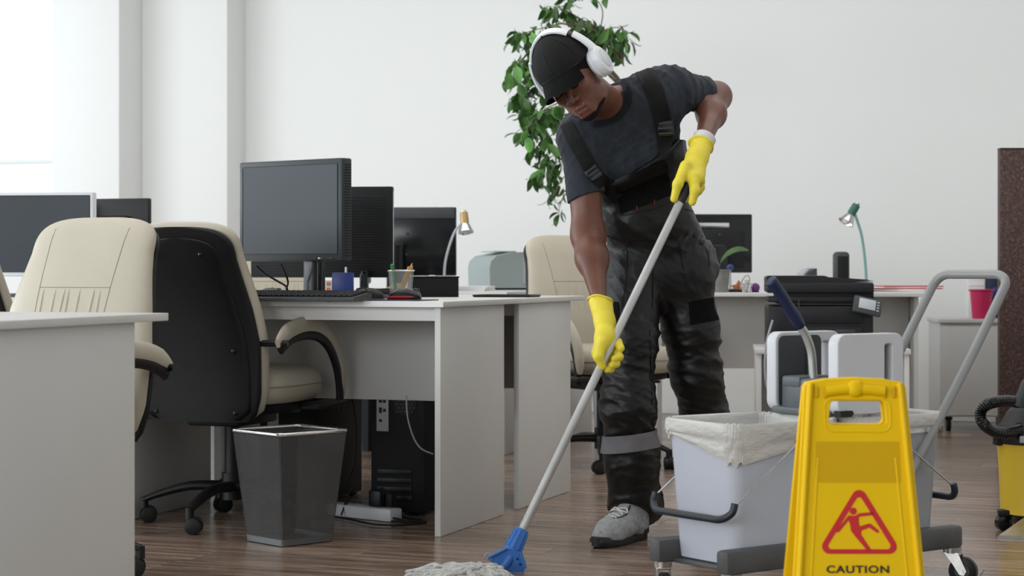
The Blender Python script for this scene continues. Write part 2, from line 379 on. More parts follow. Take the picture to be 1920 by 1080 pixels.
# ================================================================ MONITORS (local screen faces -Y, base at origin)
def monitor(name, label, loc, rz, w_, h_, zc, front='bezel', neck=(0, .03), nw=.06, t_=.045, group='computer monitors', lines=False, base=(.24, .18), tilt=0, off=0, bez=.018, screen='screen', boss=True, neckmat='blackgl', ztop=None):
    t = thing(name, label, 'monitor', loc, rz, group)
    mx = T(off, -.05, zc) @ Matrix.Rotation(R(tilt), 4, 'X')
    bm = nb(); bx(bm, (0, 0, 0), (w_, t_, h_), .006, mx=mx); body = obj('housing', bm, front, t)
    bm = nb(); prism(bm, rrect(-w_ / 2 + bez, -h_ / 2 + bez * 1.3, w_ / 2 - bez, h_ / 2 - bez, .003), -t_ / 2 - .0012, -t_ / 2 + .002, mx=mx); obj('screen', bm, screen, t)
    bm = nb()
    for a in ((-w_ / 2 + bez, 0, .0016, h_ - 2.3 * bez), (w_ / 2 - bez, 0, .0016, h_ - 2.3 * bez), (0, -h_ / 2 + bez * 1.3, w_ - 2 * bez, .0016), (0, h_ / 2 - bez, w_ - 2 * bez, .0016)):
        bx(bm, (a[0], -t_ / 2 - .001, a[1]), (a[2], .0025, a[3]), mx=mx)
    o = obj('screen_gasket', bm, 'blackmat', t); o['kind'] = 'stuff'
    if boss:
        bm = nb(); bx(bm, (0, t_ / 2 + .012, -.01), (w_ * .55, .03, h_ * .55), .012, mx=mx); obj('rear_bulge', bm, front, t)
    bm = nb()
    for k in range(4): cyl(bm, mx @ Vector(((-1) ** k * .05, t_ / 2 + .026, (-.01 + .05 * (1 if k < 2 else -1)))), mx @ Vector(((-1) ** k * .05, t_ / 2 + .029, (-.01 + .05 * (1 if k < 2 else -1)))), .006, n=8)
    o = obj('mounting_screws', bm, 'darkgrey', t); o['kind'] = 'stuff'
    if lines:
        bm = nb()
        for k in range(30): bx(bm, (0, t_ / 2 + .0002 + .0008, -h_ / 2 + .02 + k * (h_ - .05) / 30), (w_ - .05, .0026, .003), mx=mx)
        o = obj('vent_ribs', bm, front, t); o['kind'] = 'stuff'
    bm = nb(); z1 = ztop or zc - .02
    rings(bm, [sup(neck[0], neck[1], z, nw / 2, .022, 4, 20) for z in (.012, z1)]); bx(bm, (neck[0], neck[1] - .03, z1 - .01), (nw, .06, .05), .008); obj('stand_neck', bm, neckmat, t)
    bm = nb(); rings(bm, [sup(neck[0], neck[1] - .01, z, base[0] / 2 - q, base[1] / 2 - q, 3, 32) for z, q in ((0, .0), (.008, .0), (.014, .01))]); obj('stand_base', bm, neckmat, t)
    return t
bigz = 6.44
m1 = monitor('computer_monitor', 'big charcoal monitor tilted across the middle desk, grey screen facing left', WH(572, bigz, .75), R(-38), .475, .335, .298, neck=(0, .045), nw=.075, t_=.05, boss=True, base=(.22, .17))
mx = T(0, -.05, .298)
bm = nb()
for k in range(34): bx(bm, (.2375, .004, -.15 + k * .009), (.0016, .030, .004), mx=mx)
o = obj('side_vents', bm, 'blackpl', m1); o['kind'] = 'stuff'
for k in range(5):
    bm = nb(); bx(bm, (.12 + k * .018, -.0255, -.159), (.010 if k < 4 else .022, .003, .0045), .001, mx=mx); obj('button', bm, 'alu' if k == 1 else 'blackpl', m1)
m2 = monitor('computer_monitor', 'black monitor seen from its ribbed back, right behind the big tilted one', WH(686, 7.02, .75), R(180) + A + R(12), .535, .335, .24, front='blackpl', lines=True, boss=False, neck=(0, .03), nw=.03, off=.175, ztop=.085, bez=.014, t_=.03, base=(.2, .17))
bm = nb(); bx(bm, (-.2672 + .175, -.05, .24), (.002, .012, .30), .0005); obj('side_trim', bm, 'greypl', m2)
m3 = monitor('computer_monitor', 'dark monitor back on the far desk, left of the small chrome lamp', WH(742, 9.05, .75), R(180) + A + R(16), .565, .325, .235, front='blackgl', boss=False, nw=.08, t_=.03, neck=(0, .03))
bm = nb(); bx(bm, (.0, -.033, .37), (.55, .004, .05), .001); obj('rear_band', bm, 'darkgrey', m3)
m4 = monitor('computer_monitor', 'monitor with a silver white frame at the left edge, behind the cream chair', WH(70, 7.15, .75), R(-6), .475, .31, .232, front='whitepl', bez=.012)
m5 = monitor('computer_monitor', 'small black monitor back between the silver framed monitor and the pilaster', WH(200, 7.75, .75), R(180) + A, .34, .27, .255, front='blackpl', boss=True, off=.0, t_=.03)
bm = nb(); bx(bm, (.145, .01, .27), (.05, .08, .22), .01); obj('rear_cover', bm, 'blackmat', m5)
M['darkscreen'] = mat('dark_lcd', (.02, .022, .025), .25)
m6 = monitor('computer_monitor', 'slim black monitor back on the desk right of the man, behind the leaf', WH(1330, 8.95, .75), R(180) + R(4), .42, .275, .225, front='blackgl', boss=False, nw=.10, t_=.022, neck=(-.03, .03), base=(.2, .16))
bm = nb(); bx(bm, (-.0, -.035, .31), (.20, .006, .022), .002); obj('rear_slot', bm, 'chrome', m6)
bm = nb(); bx(bm, (-.05, -.03, .20), (.24, .02, .18), .008); obj('rear_bulge', bm, 'blackpl', m6)

# ================================================================ PC TOWERS, CABLES, POWER STRIP, STOOL
def tower(label, loc, rz, ww=.19, hh=.43, dd=.42):
    t = thing('computer_tower', label, 'computer', loc, rz, 'black computer towers under the desk')
    bm = nb(); bx(bm, (0, 0, hh / 2 + .01), (ww, dd, hh), .004); obj('case', bm, 'blackmat', t)
    bm = nb(); bx(bm, (-.055, -dd / 2 - .001, hh - .10), (.045, .004, .16), .001); io = obj('port_plate', bm, 'greypl', t)
    for k in range(7):
        bm = nb(); bx(bm, (-.062 + (k % 2) * .015, -dd / 2 - .004, hh - .035 - (k // 2) * .036), (.010, .004, .020 if k < 5 else .010)); obj('port', bm, 'blackpl', io)
    bm = nb(); cyl(bm, (.03, -dd / 2 + .002, hh - .08), (.03, -dd / 2 - .003, hh - .08), .045, n=24); fn = obj('fan_grille', bm, 'blackpl', t)
    bm = nb()
    for i in range(5):
        for j in range(5): cyl(bm, (.0 + i * .014 + (j % 2) * .007, -dd / 2 - .003, hh - .11 + j * .013), (.0 + i * .014 + (j % 2) * .007, -dd / 2 - .0045, hh - .11 + j * .013), .0045, n=6)
    o = obj('fan_holes', bm, 'darkgrey', fn); o['kind'] = 'stuff'
    for k in range(4):
        bm = nb(); bx(bm, (-.01, -dd / 2 - .002, .06 + k * .03), (.13, .004, .018), .002); obj('slot_cover', bm, 'blackpl', t)
    bm = nb()
    for k in range(4): bx(bm, ((-1) ** k * (ww / 2 - .02), (1 if k < 2 else -1) * (dd / 2 - .04), .006), (.025, .025, .012))
    o = obj('case_feet', bm, 'blackpl', t); o['kind'] = 'stuff'
    return t
tower('black computer tower with grey port plate beside the middle desk end panel', WH(786, 6.85, 0), A, .20, .47, .40)
tower('black computer tower behind the mesh bin, left of the loose floor cables', WH(585, 7.15, 0), A, .22, .46, .42)
ps = thing('power_strip', 'white power strip on the floor beside the mesh bin, black plug in it', 'power strip', WH(682, 6.58, 0), R(-38))
bm = nb(); bx(bm, (0, 0, .022), (.30, .062, .044), .008); obj('strip_housing', bm, 'whitepl', ps)
for k in range(4):
    bm = nb(); cyl(bm, (-.11 + k * .06, 0, .043), (-.11 + k * .06, 0, .0455), .02, n=16); obj('socket', bm, 'greypl', ps)
pg = thing('power_plug', 'black plug block standing in the white power strip', 'plug', ps.matrix_basis @ Vector((.07, 0, .046)), R(-38))
bm = nb(); bx(bm, (0, 0, .028), (.055, .05, .055), .006); obj('plug_body', bm, 'blackpl', pg)
bm = nb(); bx(bm, (.045, .012, .024), (.03, .03, .045), .005); obj('plug_head', bm, 'blackmat', pg)
def cable(label, pts, r=.0035, m='blackpl', group=None, seg=6):
    bm = nb(); cord(bm, pts, r, 6, seg); return tag(recentre(obj('cable', bm, m, ang=80)), label, 'cable', group)
cable('black cable looping from the plug to the right hand computer tower', [WH(705, 6.63, .07), WH(718, 6.6, .10), WH(732, 6.6, .03), WH(760, 6.55, .006), WH(790, 6.5, .006)])
cable('thin black cable curled above the white power strip', [WH(640, 6.6, .012), WH(655, 6.6, .06), WH(668, 6.62, .085), WH(662, 6.62, .10), WH(652, 6.62, .07), WH(640, 6.58, .01)], .003)
cable('long black cable lying along the floor in front of the power strip', [WH(600, 6.62, .006), WH(650, 6.52, .006), WH(700, 6.38, .006), WH(750, 6.36, .006), WH(798, 6.42, .006)], .004)
cable('second black cable tangled beside the computer tower on the floor', [WH(700, 6.55, .008), WH(730, 6.48, .015), WH(760, 6.47, .006), WH(735, 6.42, .01), WH(800, 6.44, .006)], .004)
cable('pale cable hanging in front of the right hand tower port plate', [WH(762, 6.58, .42), WH(764, 6.56, .35), WH(775, 6.56, .28), WH(790, 6.56, .24), WH(812, 6.58, .22)], .003, 'greypl')
cable('black cable bowed down from desk between bin and stool legs', [WH(655, 6.8, .42), WH(664, 6.8, .36), WH(668, 6.8, .26), WH(663, 6.8, .16), WH(648, 6.8, .10)], .004)
cable('short black cord on the floor under the left desk panel', [WH(424, 6.95, .0), WH(420, 6.95, .08), WH(428, 6.95, .12), WH(438, 6.95, .05)], .004)
sl = thing('stool', 'black four legged stool standing under the far desk', 'stool', WH(700, 8.85, 0), R(-32))
bm = nb(); rings(bm, [sup(0, 0, z, .17 - q, .17 - q, 4, 24) for z, q in ((.42, .01), (.43, 0), (.455, 0), (.465, .01))]); obj('seat', bm, 'blackle', sl)
for sx in (-1, 1):
    for sy in (-1, 1):
        bm = nb(); rings(bm, [[(sx * .13 + a * s_, sy * .13 + b * s_, z) for a, b in ((-1, -1), (1, -1), (1, 1), (-1, 1))] for z, s_ in ((0, .017), (.425, .026))]); obj('leg', bm, 'blackmat', sl)
for a in (0, 90):
    bm = nb(); bx(bm, (0, .13, .38), (.24, .02, .04), mx=Rz(R(a))); bx(bm, (0, -.13, .38), (.24, .02, .04), mx=Rz(R(a))); o = obj('apron', bm, 'blackmat', sl); o['kind'] = 'stuff'

# ================================================================ MESH WASTE BIN
def mesh_mat(name, col, al):
    m = mat(name, col, .42, .5); nt = m.node_tree; b = nt.nodes['Principled BSDF']
    tc = nt.nodes.new('ShaderNodeTexCoord'); mp = nt.nodes.new('ShaderNodeMapping'); mp.inputs['Scale'].default_value = (40, 40, 9)
    n = nt.nodes.new('ShaderNodeTexNoise'); n.inputs['Scale'].default_value = 1; n.inputs['Detail'].default_value = 3; n.inputs['Distortion'].default_value = 1.2
    mr = nt.nodes.new('ShaderNodeMapRange'); mr.inputs[3].default_value = al - .14; mr.inputs[4].default_value = al + .14
    nt.links.new(tc.outputs['Object'], mp.inputs[0]); nt.links.new(mp.outputs[0], n.inputs['Vector']); nt.links.new(n.outputs[0], mr.inputs[0]); nt.links.new(mr.outputs[0], b.inputs['Alpha'])
    return m
M['mesh'] = mesh_mat('fine_expanded_steel_mesh', (.115, .115, .115), .62)
bp_ = WH(543, 6.02, 0)
wb = thing('waste_bin', 'square silver mesh waste bin on the floor beside the chair casters', 'bin', bp_, R(43))
def sqr(z, h_, r_): return [(x, y, z) for x, y in rrect(-h_, -h_, h_, h_, r_, 5)]
bm = nb(); rings(bm, [sqr(z, .098 + (.129 - .098) * (z - .02) / .325, .012) for z in np.linspace(.02, .345, 6)], cap=False); obj('mesh_wall', bm, M['mesh'], wb)
bm = nb(); tube(bm, [Vector(p) for p in sqr(.348, .130, .02)], .0065, 10, closed=True); obj('rim', bm, 'chrome', wb)
bm = nb(); rings(bm, [sqr(.001, .094, .012), sqr(.003, .098, .012), sqr(.022, .0995, .012), sqr(.022, .096, .012), sqr(.006, .094, .012)]); obj('base_tray', bm, mat('dull_steel_tray', (.16, .165, .17), .4, .6), wb)
for k in range(4):
    bm = nb(); d = Matrix.Rotation(R(45 + 90 * k), 3, 'Z') @ Vector((1, 0, 0)); tube(bm, [d * .1335 + Vector((0, 0, .02)), d * .177 + Vector((0, 0, .343))], .0022, 6); obj('corner_seam', bm, M['mesh'] , wb)
# ================================================================ SMALL THINGS ON THE MIDDLE DESKS
DT = .75
M['navy'] = mat('navy_blue_plastic', (.010, .018, .06), .4, spec=.5, bump=.02)
M['blue'] = mat('cobalt_blue_plastic', (.022, .045, .22), .38, spec=.5, var=.05)
def keyboard(label, loc, rz, w_=.42, d_=.15, group=None):
    t = thing('keyboard', label, 'keyboard', loc, rz, group)
    bm = nb(); rings(bm, [[(-w_ / 2, y, z0), (w_ / 2, y, z0), (w_ / 2, y, z1), (-w_ / 2, y, z1)] for y, z0, z1 in ((-d_ / 2, .002, .010), (-d_ / 2 + .01, .0, .014), (d_ / 2 - .03, .002, .026), (d_ / 2, .004, .024))]); obj('keyboard_case', bm, 'darkgrey', t)
    bm = nb(); n_ = 0
    for r_ in range(6):
        for c_ in range(21):
            y = -d_ / 2 + .022 + r_ * .0195; z = .0145 + .012 * (r_ / 5)
            bx(bm, (-w_ / 2 + .019 + c_ * (w_ - .038) / 20, y, z + .004), (.0155, .0155, .008), .002, seg=1)
    o = obj('keys', bm, 'blackpl', t); o['kind'] = 'stuff'; return t
kb = W(566, 562, 6.19); keyboard('black keyboard at the front edge of the middle desk', (kb.x, 6.235, DT), A)
keyboard('far black keyboard lying behind the pen cup', (WH(736, 6.80, 0).x, 6.80, DT), A, .17, .10)
def mouse(label, loc, rz, m='blackgl', accent=None):
    t = thing('computer_mouse', label, 'mouse', loc, rz)
    bm = nb(); rr = []
    for x, hw, h_ in ((-.055, .012, .006), (-.052, .022, .016), (-.035, .030, .028), (-.010, .032, .036), (.020, .031, .034), (.042, .027, .024), (.054, .018, .014), (.057, .008, .006)):
        rr.append([(x, hw * math.cos(a), max(0.001, .004 + h_ * math.sin(a)) if a < math.pi + .01 else .001) for a in [2 * math.pi * k / 20 for k in range(20)]])
    rings(bm, rr); obj('mouse_body', bm, m, t, ang=80)
    bm = nb(); cyl(bm, (-.034, -.004, .030), (-.034, .004, .030), .009, n=14); obj('scroll_wheel', bm, 'darkgrey', t)
    if accent:
        bm = nb(); tube(bm, [Vector(p) for p in sup(.004, 0, .008, .052, .0325, 2.3, 30)], .0045, 6, closed=True, flat=1); obj('trim_stripe', bm, accent, t)
    return t
M['redpl'] = mat('red_trim_plastic', (.33, .008, .012), .35)
pad = thing('mouse_pad', 'thin dark blue mouse pad at the right front corner of the middle desk', 'mouse pad', (WH(745, 6.30, 0).x, 6.33, DT), A)
bm = nb(); prism(bm, rrect(-.115, -.10, .115, .10, .03), 0, .003, 'xy'); obj('pad_sheet', bm, 'navy', pad)
mouse('glossy black mouse with a red stripe, on the dark blue pad', (WH(759, 6.31, 0).x, 6.31, DT + .0032), A + R(195), 'blackgl', 'redpl')
mouse('black mouse beside the blue box, its cord looping up', (WH(690, 6.62, 0).x, 6.62, DT), A + R(10), 'blackpl')
mouse('low black mouse behind the front keyboard, left of the monitor stand', (WH(508, 6.64, 0).x, 6.64, DT), A + R(170), 'darkgrey')
cable('thin mouse cord rising in a loop beside the blue box', [W(706, 557, 6.5), W(684, 562, 6.5), W(668, 558, 6.5), W(664, 550, 6.52), W(672, 541, 6.55), W(684, 540, 6.58), W(688, 548, 6.6), W(686, 560, 6.55)], .0018)
cable('black monitor cable sagging from the big monitor to the desk', [W(480, 498, 6.42), W(495, 512, 6.44), W(520, 527, 6.46), W(536, 537, 6.46), W(540, 551, 6.47)], .0036)
cable('second black monitor cable dropping straight behind the front keyboard', [W(527, 496, 6.42), W(536, 515, 6.44), W(540, 530, 6.46), W(537, 542, 6.46), W(539, 551, 6.47)], .0036)
cable('thin keyboard cord lying on the desk in front of the blue box', [W(615, 565, 6.18) , W(640, 563.5, 6.25), W(662, 562.5, 6.3), W(690, 562, 6.3)], .002)
# blue pen box
pb = thing('pen_box', 'blue plastic pen box beside the monitor stand', 'pen holder', (WH(643, 6.34, 0).x, 6.34, DT), A + R(22))
for nm, c_, s_ in (('box_wall', (0, -.026, .046), (.066, .003, .092)), ('box_wall', (0, .026, .046), (.066, .003, .092)), ('box_wall', (-.0335, 0, .044), (.003, .052, .088)), ('box_wall', (.0335, 0, .044), (.003, .052, .088)), ('box_bottom', (0, 0, .002), (.064, .05, .004))):
    bm = nb(); bx(bm, c_, s_, .001); obj(nm, bm, 'blue', pb)
pn = thing('pen', 'white pen standing in the blue box', 'pen', pb.matrix_basis @ Vector((.010, -.008, .0045)), 0)
bm = nb(); cyl(bm, (0, 0, 0), (0, 0, .106), .004, n=10); obj('pen_barrel', bm, 'whitepl', pn)
bm = nb(); bx(bm, (.0, -.0055, .088), (.003, .002, .034)); obj('clip', bm, 'steel', pn)
# mesh pen cup with pens
M['cupmesh'] = mesh_mat('silver_wire_mesh', (.30, .31, .31), .42)
pc = thing('pen_cup', 'round silver mesh pen cup right of the blue box', 'pen cup', (WH(752, 6.60, 0).x, 6.60, DT), 0)
bm = nb(); lathe(bm, [(.036, .004), (.044, .098)], 28, cap=False); obj('mesh_side', bm, M['cupmesh'], pc)
bm = nb(); tube(bm, [Vector((.0445 * math.cos(a), .0445 * math.sin(a), .0985)) for a in [2 * math.pi * k / 30 for k in range(30)]], .0028, 8, closed=True); obj('rim', bm, 'chrome', pc)
bm = nb(); lathe(bm, [(.036, 0), (.0375, .002), (.0375, .007), (.03, .007)], 28); obj('cup_base', bm, 'steel', pc)
M['greenpen'] = mat('green_marker_plastic', (.02, .28, .07), .4); M['yellowp'] = mat('yellow_pencil_paint', (.75, .42, .04), .4); M['woodp'] = mat('orange_wood', (.62, .36, .16), .6)
def stick(name, label, cat, a, b, r_, m, tip=None, tipm=None, rr=None):
    a, b = Vector(a), Vector(b); t = thing(name, label, cat, pc.location + a, 0)
    bm = nb(); cyl(bm, (0, 0, 0), b - a, r_, n=8); obj('shaft', bm, m, t)
    if tip:
        d = (b - a).normalized(); bm = nb(); cyl(bm, b - a, b - a + d * tip, r_, .001, 8); obj('tip', bm, tipm, t)
stick('marker', 'green marker pen leaning left in the mesh cup', 'pen', (-.016, -.012, .01), (-.030, -.02, .118), .006, 'greenpen', .004, 'greenpen')
stick('pencil', 'yellow pencil leaning right in the mesh cup', 'pencil', (-.012, 0, .01), (.033, .010, .112), .004, 'yellowp', .014, 'woodp')
stick('pencil', 'second yellow pencil, shorter, leaning right in the cup', 'pencil', (-.004, .016, .01), (.035, .02, .104), .004, 'yellowp', .012, 'woodp')
stick('ruler', 'wooden stick crossing low inside the mesh cup', 'stick', (-.012, -.016, .012), (.028, -.012, .112), .0045, 'woodp')
# card box with pictures, blue scrap, envelope
cb = thing('card_box', 'small white card box with orange picture squares behind the blue box', 'box', (WH(612, 6.95, 0).x, 6.85, DT), A + R(12))
bm = nb(); bx(bm, (0, 0, .032), (.075, .05, .064), .001); obj('box_body', bm, 'whitepl', cb)
M['orangeprint'] = mat('orange_print', (.55, .17, .06), .6, var=.3, vscale=60)
for i in range(3):
    for j in range(3):
        bm = nb(); bx(bm, (-.024 + i * .024, -.0255, .012 + j * .0195), (.015, .001, .013)); obj('picture_square', bm, M['orangeprint'], cb)
M['manila'] = mat('manila_card', (.60, .42, .24), .7, var=.05)
en = thing('card_stack', 'folded manila card standing behind the pen cup', 'card', (WH(722, 7.3, 0).x, 7.3, DT), A)
bm = nb(); prism(bm, [(-.075, 0), (.07, 0), (.07, .052), (.045, .050), (-.02, .022), (-.075, .012)], -.004, .004, 'xz'); obj('card_front', bm, M['manila'], en)
bm = nb(); bx(bm, (0, .0, .004), (.20, .12, .006), .001); obj('card_base', bm, M['manila'], en)
# black tray box, paper sheets on rear desk
tb = thing('desk_box', 'long low black box on the rear desk, right of the pen cup', 'box', (WH(812, 7.15, 0).x, 7.15, DT), R(10))
bm = nb(); bx(bm, (0, 0, .036), (.178, .10, .072), .002); obj('box_body', bm, 'blackmat', tb)
bm = nb(); bx(bm, (0, 0, .0745), (.184, .106, .005), .001); obj('box_lid', bm, 'blackmat', tb)
ft = thing('document_tray', 'flat black tray near the far right corner of the rear desk', 'tray', (WH(950, 7.05, 0).x, 7.12, DT), A)
bm = nb(); prism(bm, rrect(-.11, -.07, .11, .07, .01), 0, .006, 'xy'); obj('tray_plate', bm, 'blackpl', ft)
bm = nb(); tube(bm, [Vector((x, y, .007)) for x, y in rrect(-.11, -.07, .11, .07, .01)], .003, 6, closed=True); obj('tray_rim', bm, 'blackpl', ft)

# ================================================================ FAR ROW OF DESKS, PRINTER, LAMP
G_F = 'far row of white desks'
dup(d_mid, uv(-.72, 2.62), A, 'far white desk carrying the dark monitor and chrome lamp', G_F)
dup(d_mid, uv(-.72, 3.38), A, 'last white desk before the back wall, under the grey printer', G_F)
dup(d_mid, uv(-1.937, 2.62), A, 'far white desk mostly hidden behind the big tilted monitor', G_F)
M['tan'] = mat('brass_plastic_collar', (.42, .30, .13), .4, .5)
M['lampgreen'] = mat('pale_green_enamel', (.20, .36, .34), .35)
M['lampgreend'] = mat('dark_green_enamel', (.03, .13, .11), .4)
def lamp(label, base, pts, head, dirv, stemm, collar, rad=.03, group='small desk lamps'):
    t = thing('desk_lamp', label, 'lamp', base, 0, group); b = Vector(base)
    bm = nb(); lathe(bm, [(.05, 0), (.052, .006), (.048, .012), (.012, .018), (.008, .03)], 24); obj('lamp_base', bm, stemm, t)
    bm = nb(); tube(bm, smooth_path([Vector((0, 0, .01))] + [Vector(p) - b for p in pts] , 6), .0065, 10); obj('stem', bm, stemm, t)
    h = Vector(head) - b; d = Vector(dirv).normalized(); mxr = T(*h) @ d.to_track_quat('Z', 'Y').to_matrix().to_4x4()
    bm = nb(); lathe(bm, [(.010, -.062), (.019, -.058), (.020, -.02), (.018, .0)], 20, mx=mxr); obj('socket_collar', bm, collar, t)
    bm = nb(); lathe(bm, [(.019, -.002), (.026, .010), (rad + .008, .040), (rad + .004, .040), (.022, .012), (.014, .0)], 24, mx=mxr); sh = obj('lamp_shade', bm, 'chrome', t)
    bm = nb(); sph(bm, (0, 0, .028), .020, 14, 10, mx=mxr); obj('bulb', bm, 'whitepl', sh)
    bm = nb(); cyl(bm, h + d * -.07, h + d * -.058, .012, n=12); obj('switch_knob', bm, 'steel', t)
    return t
lz = 9.0
lamp('small lamp with chrome shade and brass collar beside the far monitor', WH(833, lz, .75), [W(834, 500, lz), W(840, 470, lz), W(852, 436, lz), W(864, 420, lz), W(869, 412, lz)], W(872, 421, lz), (.10, -.25, -.85), 'greypl', 'tan')
# grey printer with open rear bay
pz_ = 9.85
pr = thing('printer', 'pale grey laser printer on the far desk, left of the cream chair', 'printer', WH(952, pz_, .75), R(20))
M['printer'] = mat('printer_grey_plastic', (.33, .38, .38), .5, spec=.4, var=.03)
Lr = .29
prof = [(-.155, .01), (-.158, .11), (-.150, .145), (-.12, .172), (-.03, .190), (.13, .192), (.13, .01)]
bm = nb(); prism(bm, prof, -.17, .17, 'xz'); obj('printer_body', bm, M['printer'], pr)
bm = nb(); prism(bm, rrect(.02, .03, .13, .185, .006), -.176, -.168, 'xz'); sd = obj('rear_door', bm, 'greypl', pr)
bm = nb(); bx(bm, (.075, -.178, .06), (.085, .006, .045), .002); obj('cable_bay', bm, 'blackpl', sd)
for k in range(3):
    bm = nb(); bx(bm, (.075, -.178, .105 + k * .024), (.06, .005, .012), .002); obj('vent', bm, M['printer'], sd)
bm = nb(); bx(bm, (-.05, 0, .194), (.12, .20, .006), .002); obj('output_tray', bm, 'greypl', pr)
bm = nb(); bx(bm, (0, 0, .005), (.27, .30, .012)); obj('foot_plate', bm, 'darkgrey', pr)
ppk = thing('paper_stack', 'white paper stack on the far desk, left of the grey printer', 'paper', WH(880, 9.25, .75), A)
for k in range(3):
    bm = nb(); bx(bm, (.003 * k, -.004 * k, .004 + .008 * k), (.21, .15, .0075), .0005, mx=Rz(R(3 * k))); obj('sheet_bundle', bm, 'edge', ppk)
pwa = thing('power_adapter', 'small white adapter box low on the far monitor back', 'adapter', WH(810, 8.80, .75), R(5))
bm = nb(); bx(bm, (0, 0, .06), (.032, .024, .034), .004); obj('adapter_box', bm, 'whitepl', pwa)
bm = nb(); bx(bm, (0, 0, .003), (.05, .05, .006), .002); cyl(bm, (0, 0, .003), (0, 0, .045), .005, n=8); obj('adapter_stand', bm, 'whitepl', pwa)

# ================================================================ RIGHT SIDE: DESK, COPIER, STAND, CABINETS
dR2 = dup(d_mid, (.70, 9.28, 0), R(180) + R(-4), 'white desk right of the man, behind the black copier', 'right hand white desks')
M['panelgrey'] = mat('light_grey_laminate', (.56, .56, .55), .45, spec=.4, var=.02)
# copier stand
cs_z = 7.75
st_ = thing('copier_stand', 'low white open stand under the black copier', 'stand', (WH(1572, cs_z, 0).x, cs_z + .22, 0), R(-6))
bm = nb(); bx(bm, (0, 0, .521), (.62, .46, .022), .002); obj('stand_top', bm, 'laminate', st_)
for s in (-1, 1):
    bm = nb(); bx(bm, (s * .295, 0, .26), (.020, .44, .50), .001); obj('side_panel', bm, 'laminate', st_)
bm = nb(); bx(bm, (0, .21, .28), (.568, .016, .44), .001); obj('back_panel', bm, 'panelgrey', st_)
bm = nb(); bx(bm, (0, 0, .15), (.568, .40, .018), .001); obj('shelf', bm, 'laminate', st_)
cable('pale cable hanging down the left side of the copier stand', [W(1449, 600, 7.7), W(1438, 640, 7.7), W(1434, 690, 7.7), W(1440, 730, 7.7), W(1462, 765, 7.7), W(1474, 800, 7.7), W(1480, 902, 7.7)], .005, 'greypl')
# copier
M['copier'] = mat('copier_black_plastic', (.018, .018, .021), .45, spec=.4, bump=.02, var=.08)
cp = thing('copier', 'black multifunction copier with tilted touch panel on the low stand', 'copier', (WH(1549, cs_z, 0).x, cs_z + .22, .535), R(-6))
bm = nb(); bx(bm, (0, 0, .085), (.425, .40, .17), .008); bx(bm, (-.15, -.01, .085), (.12, .40, .165), .01); obj('main_body', bm, 'copier', cp)
bm = nb(); bx(bm, (0.02, -.003, .205), (.39, .38, .055), .006); obj('output_bay', bm, 'blackmat', cp)
bm = nb(); bx(bm, (0, 0, .195), (.415, .39, .020), .004); obj('middle_deck', bm, 'copier', cp)
bm = nb(); bx(bm, (0, 0, .243), (.43, .41, .042), .008); obj('scanner_bed', bm, 'copier', cp)
bm = nb(); prism(bm, [(-.215, .262), (-.215, .285), (-.205, .292), (.02, .292), (.035, .286), (.09, .284), (.20, .276), (.115, .264)], -.19, .19, 'xz'); obj('document_feeder', bm, 'copier', cp)
bm = nb(); prism(bm, [(.08, .264), (.09, .272), (.215, .2745), (.215, .264)], -.16, .10, 'xz'); obj('feeder_tray', bm, 'whitepl', cp)
bm = nb(); bx(bm, (.02, -.202, .05), (.30, .008, .072), .003); dw = obj('paper_drawer', bm, 'copier', cp)
bm = nb(); bx(bm, (.10, -.207, .066), (.08, .008, .018), .003); obj('drawer_handle', bm, 'darkgrey', dw)
bm = nb(); bx(bm, (.02, -.203, .13), (.30, .008, .060), .003); obj('front_door', bm, 'copier', cp)
mxp = T(.185, -.235, .170) @ Matrix.Rotation(R(6), 4, 'Z') @ Matrix.Rotation(R(12), 4, 'Y') @ Matrix.Rotation(R(-24), 4, 'X')
bm = nb(); bx(bm, (0, 0, 0), (.115, .018, .072), .006, mx=mxp); pp = obj('touch_panel', bm, 'darkgrey', cp)
M['lcd'] = mat('pale_panel_display', (.50, .54, .58), .3)
bm = nb(); bx(bm, (-.002, -.010, .004), (.068, .004, .044), .001, mx=mxp); obj('panel_display', bm, M['lcd'], pp)
for k in range(4):
    bm = nb(); bx(bm, (.042, -.010, .02 - k * .012), (.010, .004, .006), .001, mx=mxp); obj('panel_button', bm, 'greypl', pp)
bm = nb(); bx(bm, (-.085, -.199, .12), (.004, .01, .15)); obj('front_seam', bm, 'darkgrey', cp)
bm = nb()
for s in (-1, 1): bx(bm, (s * .17, 0, -.0), (.03, .3, .006))
o = obj('rubber_feet', bm, 'blackpl', cp); o['kind'] = 'stuff'
# phone: cradle and handset standing on desk behind copier
ph = thing('phone_cradle', 'small grey telephone hump peeping over the copier', 'telephone', WH(1514, 9.0, .75), R(20))
bm = nb(); prism(bm, [(-.055, 0), (-.055, .03), (-.03, .075), (.0, .100), (.022, .108), (.024, .06), (.035, .03), (.04, 0)], -.05, .05, 'xz'); obj('cradle_body', bm, 'darkgrey', ph)
bm = nb(); prism(bm, [(-.05, .033), (-.027, .080), (-.002, .104), (-.010, .106), (-.036, .086), (-.06, .04)], -.03, .03, 'xz'); obj('receiver', bm, 'greypl', ph)
sp = thing('speaker', 'upright dark green-grey desktop speaker behind the copier', 'speaker', WH(1577, 9.0, .75), R(4))
bm = nb(); rings(bm, [sup(0, 0, z, .036 - q, .035 - q, 4, 24) for z, q in ((0, .002), (.01, 0), (.17, 0), (.182, .006), (.186, .016))]); obj('speaker_body', bm, 'darkgrey', sp, ang=50)
bm = nb(); bx(bm, (.0, -.036, .09), (.05, .004, .15), .002); obj('speaker_grille', bm, 'blackmat', sp)
lz2 = 8.95
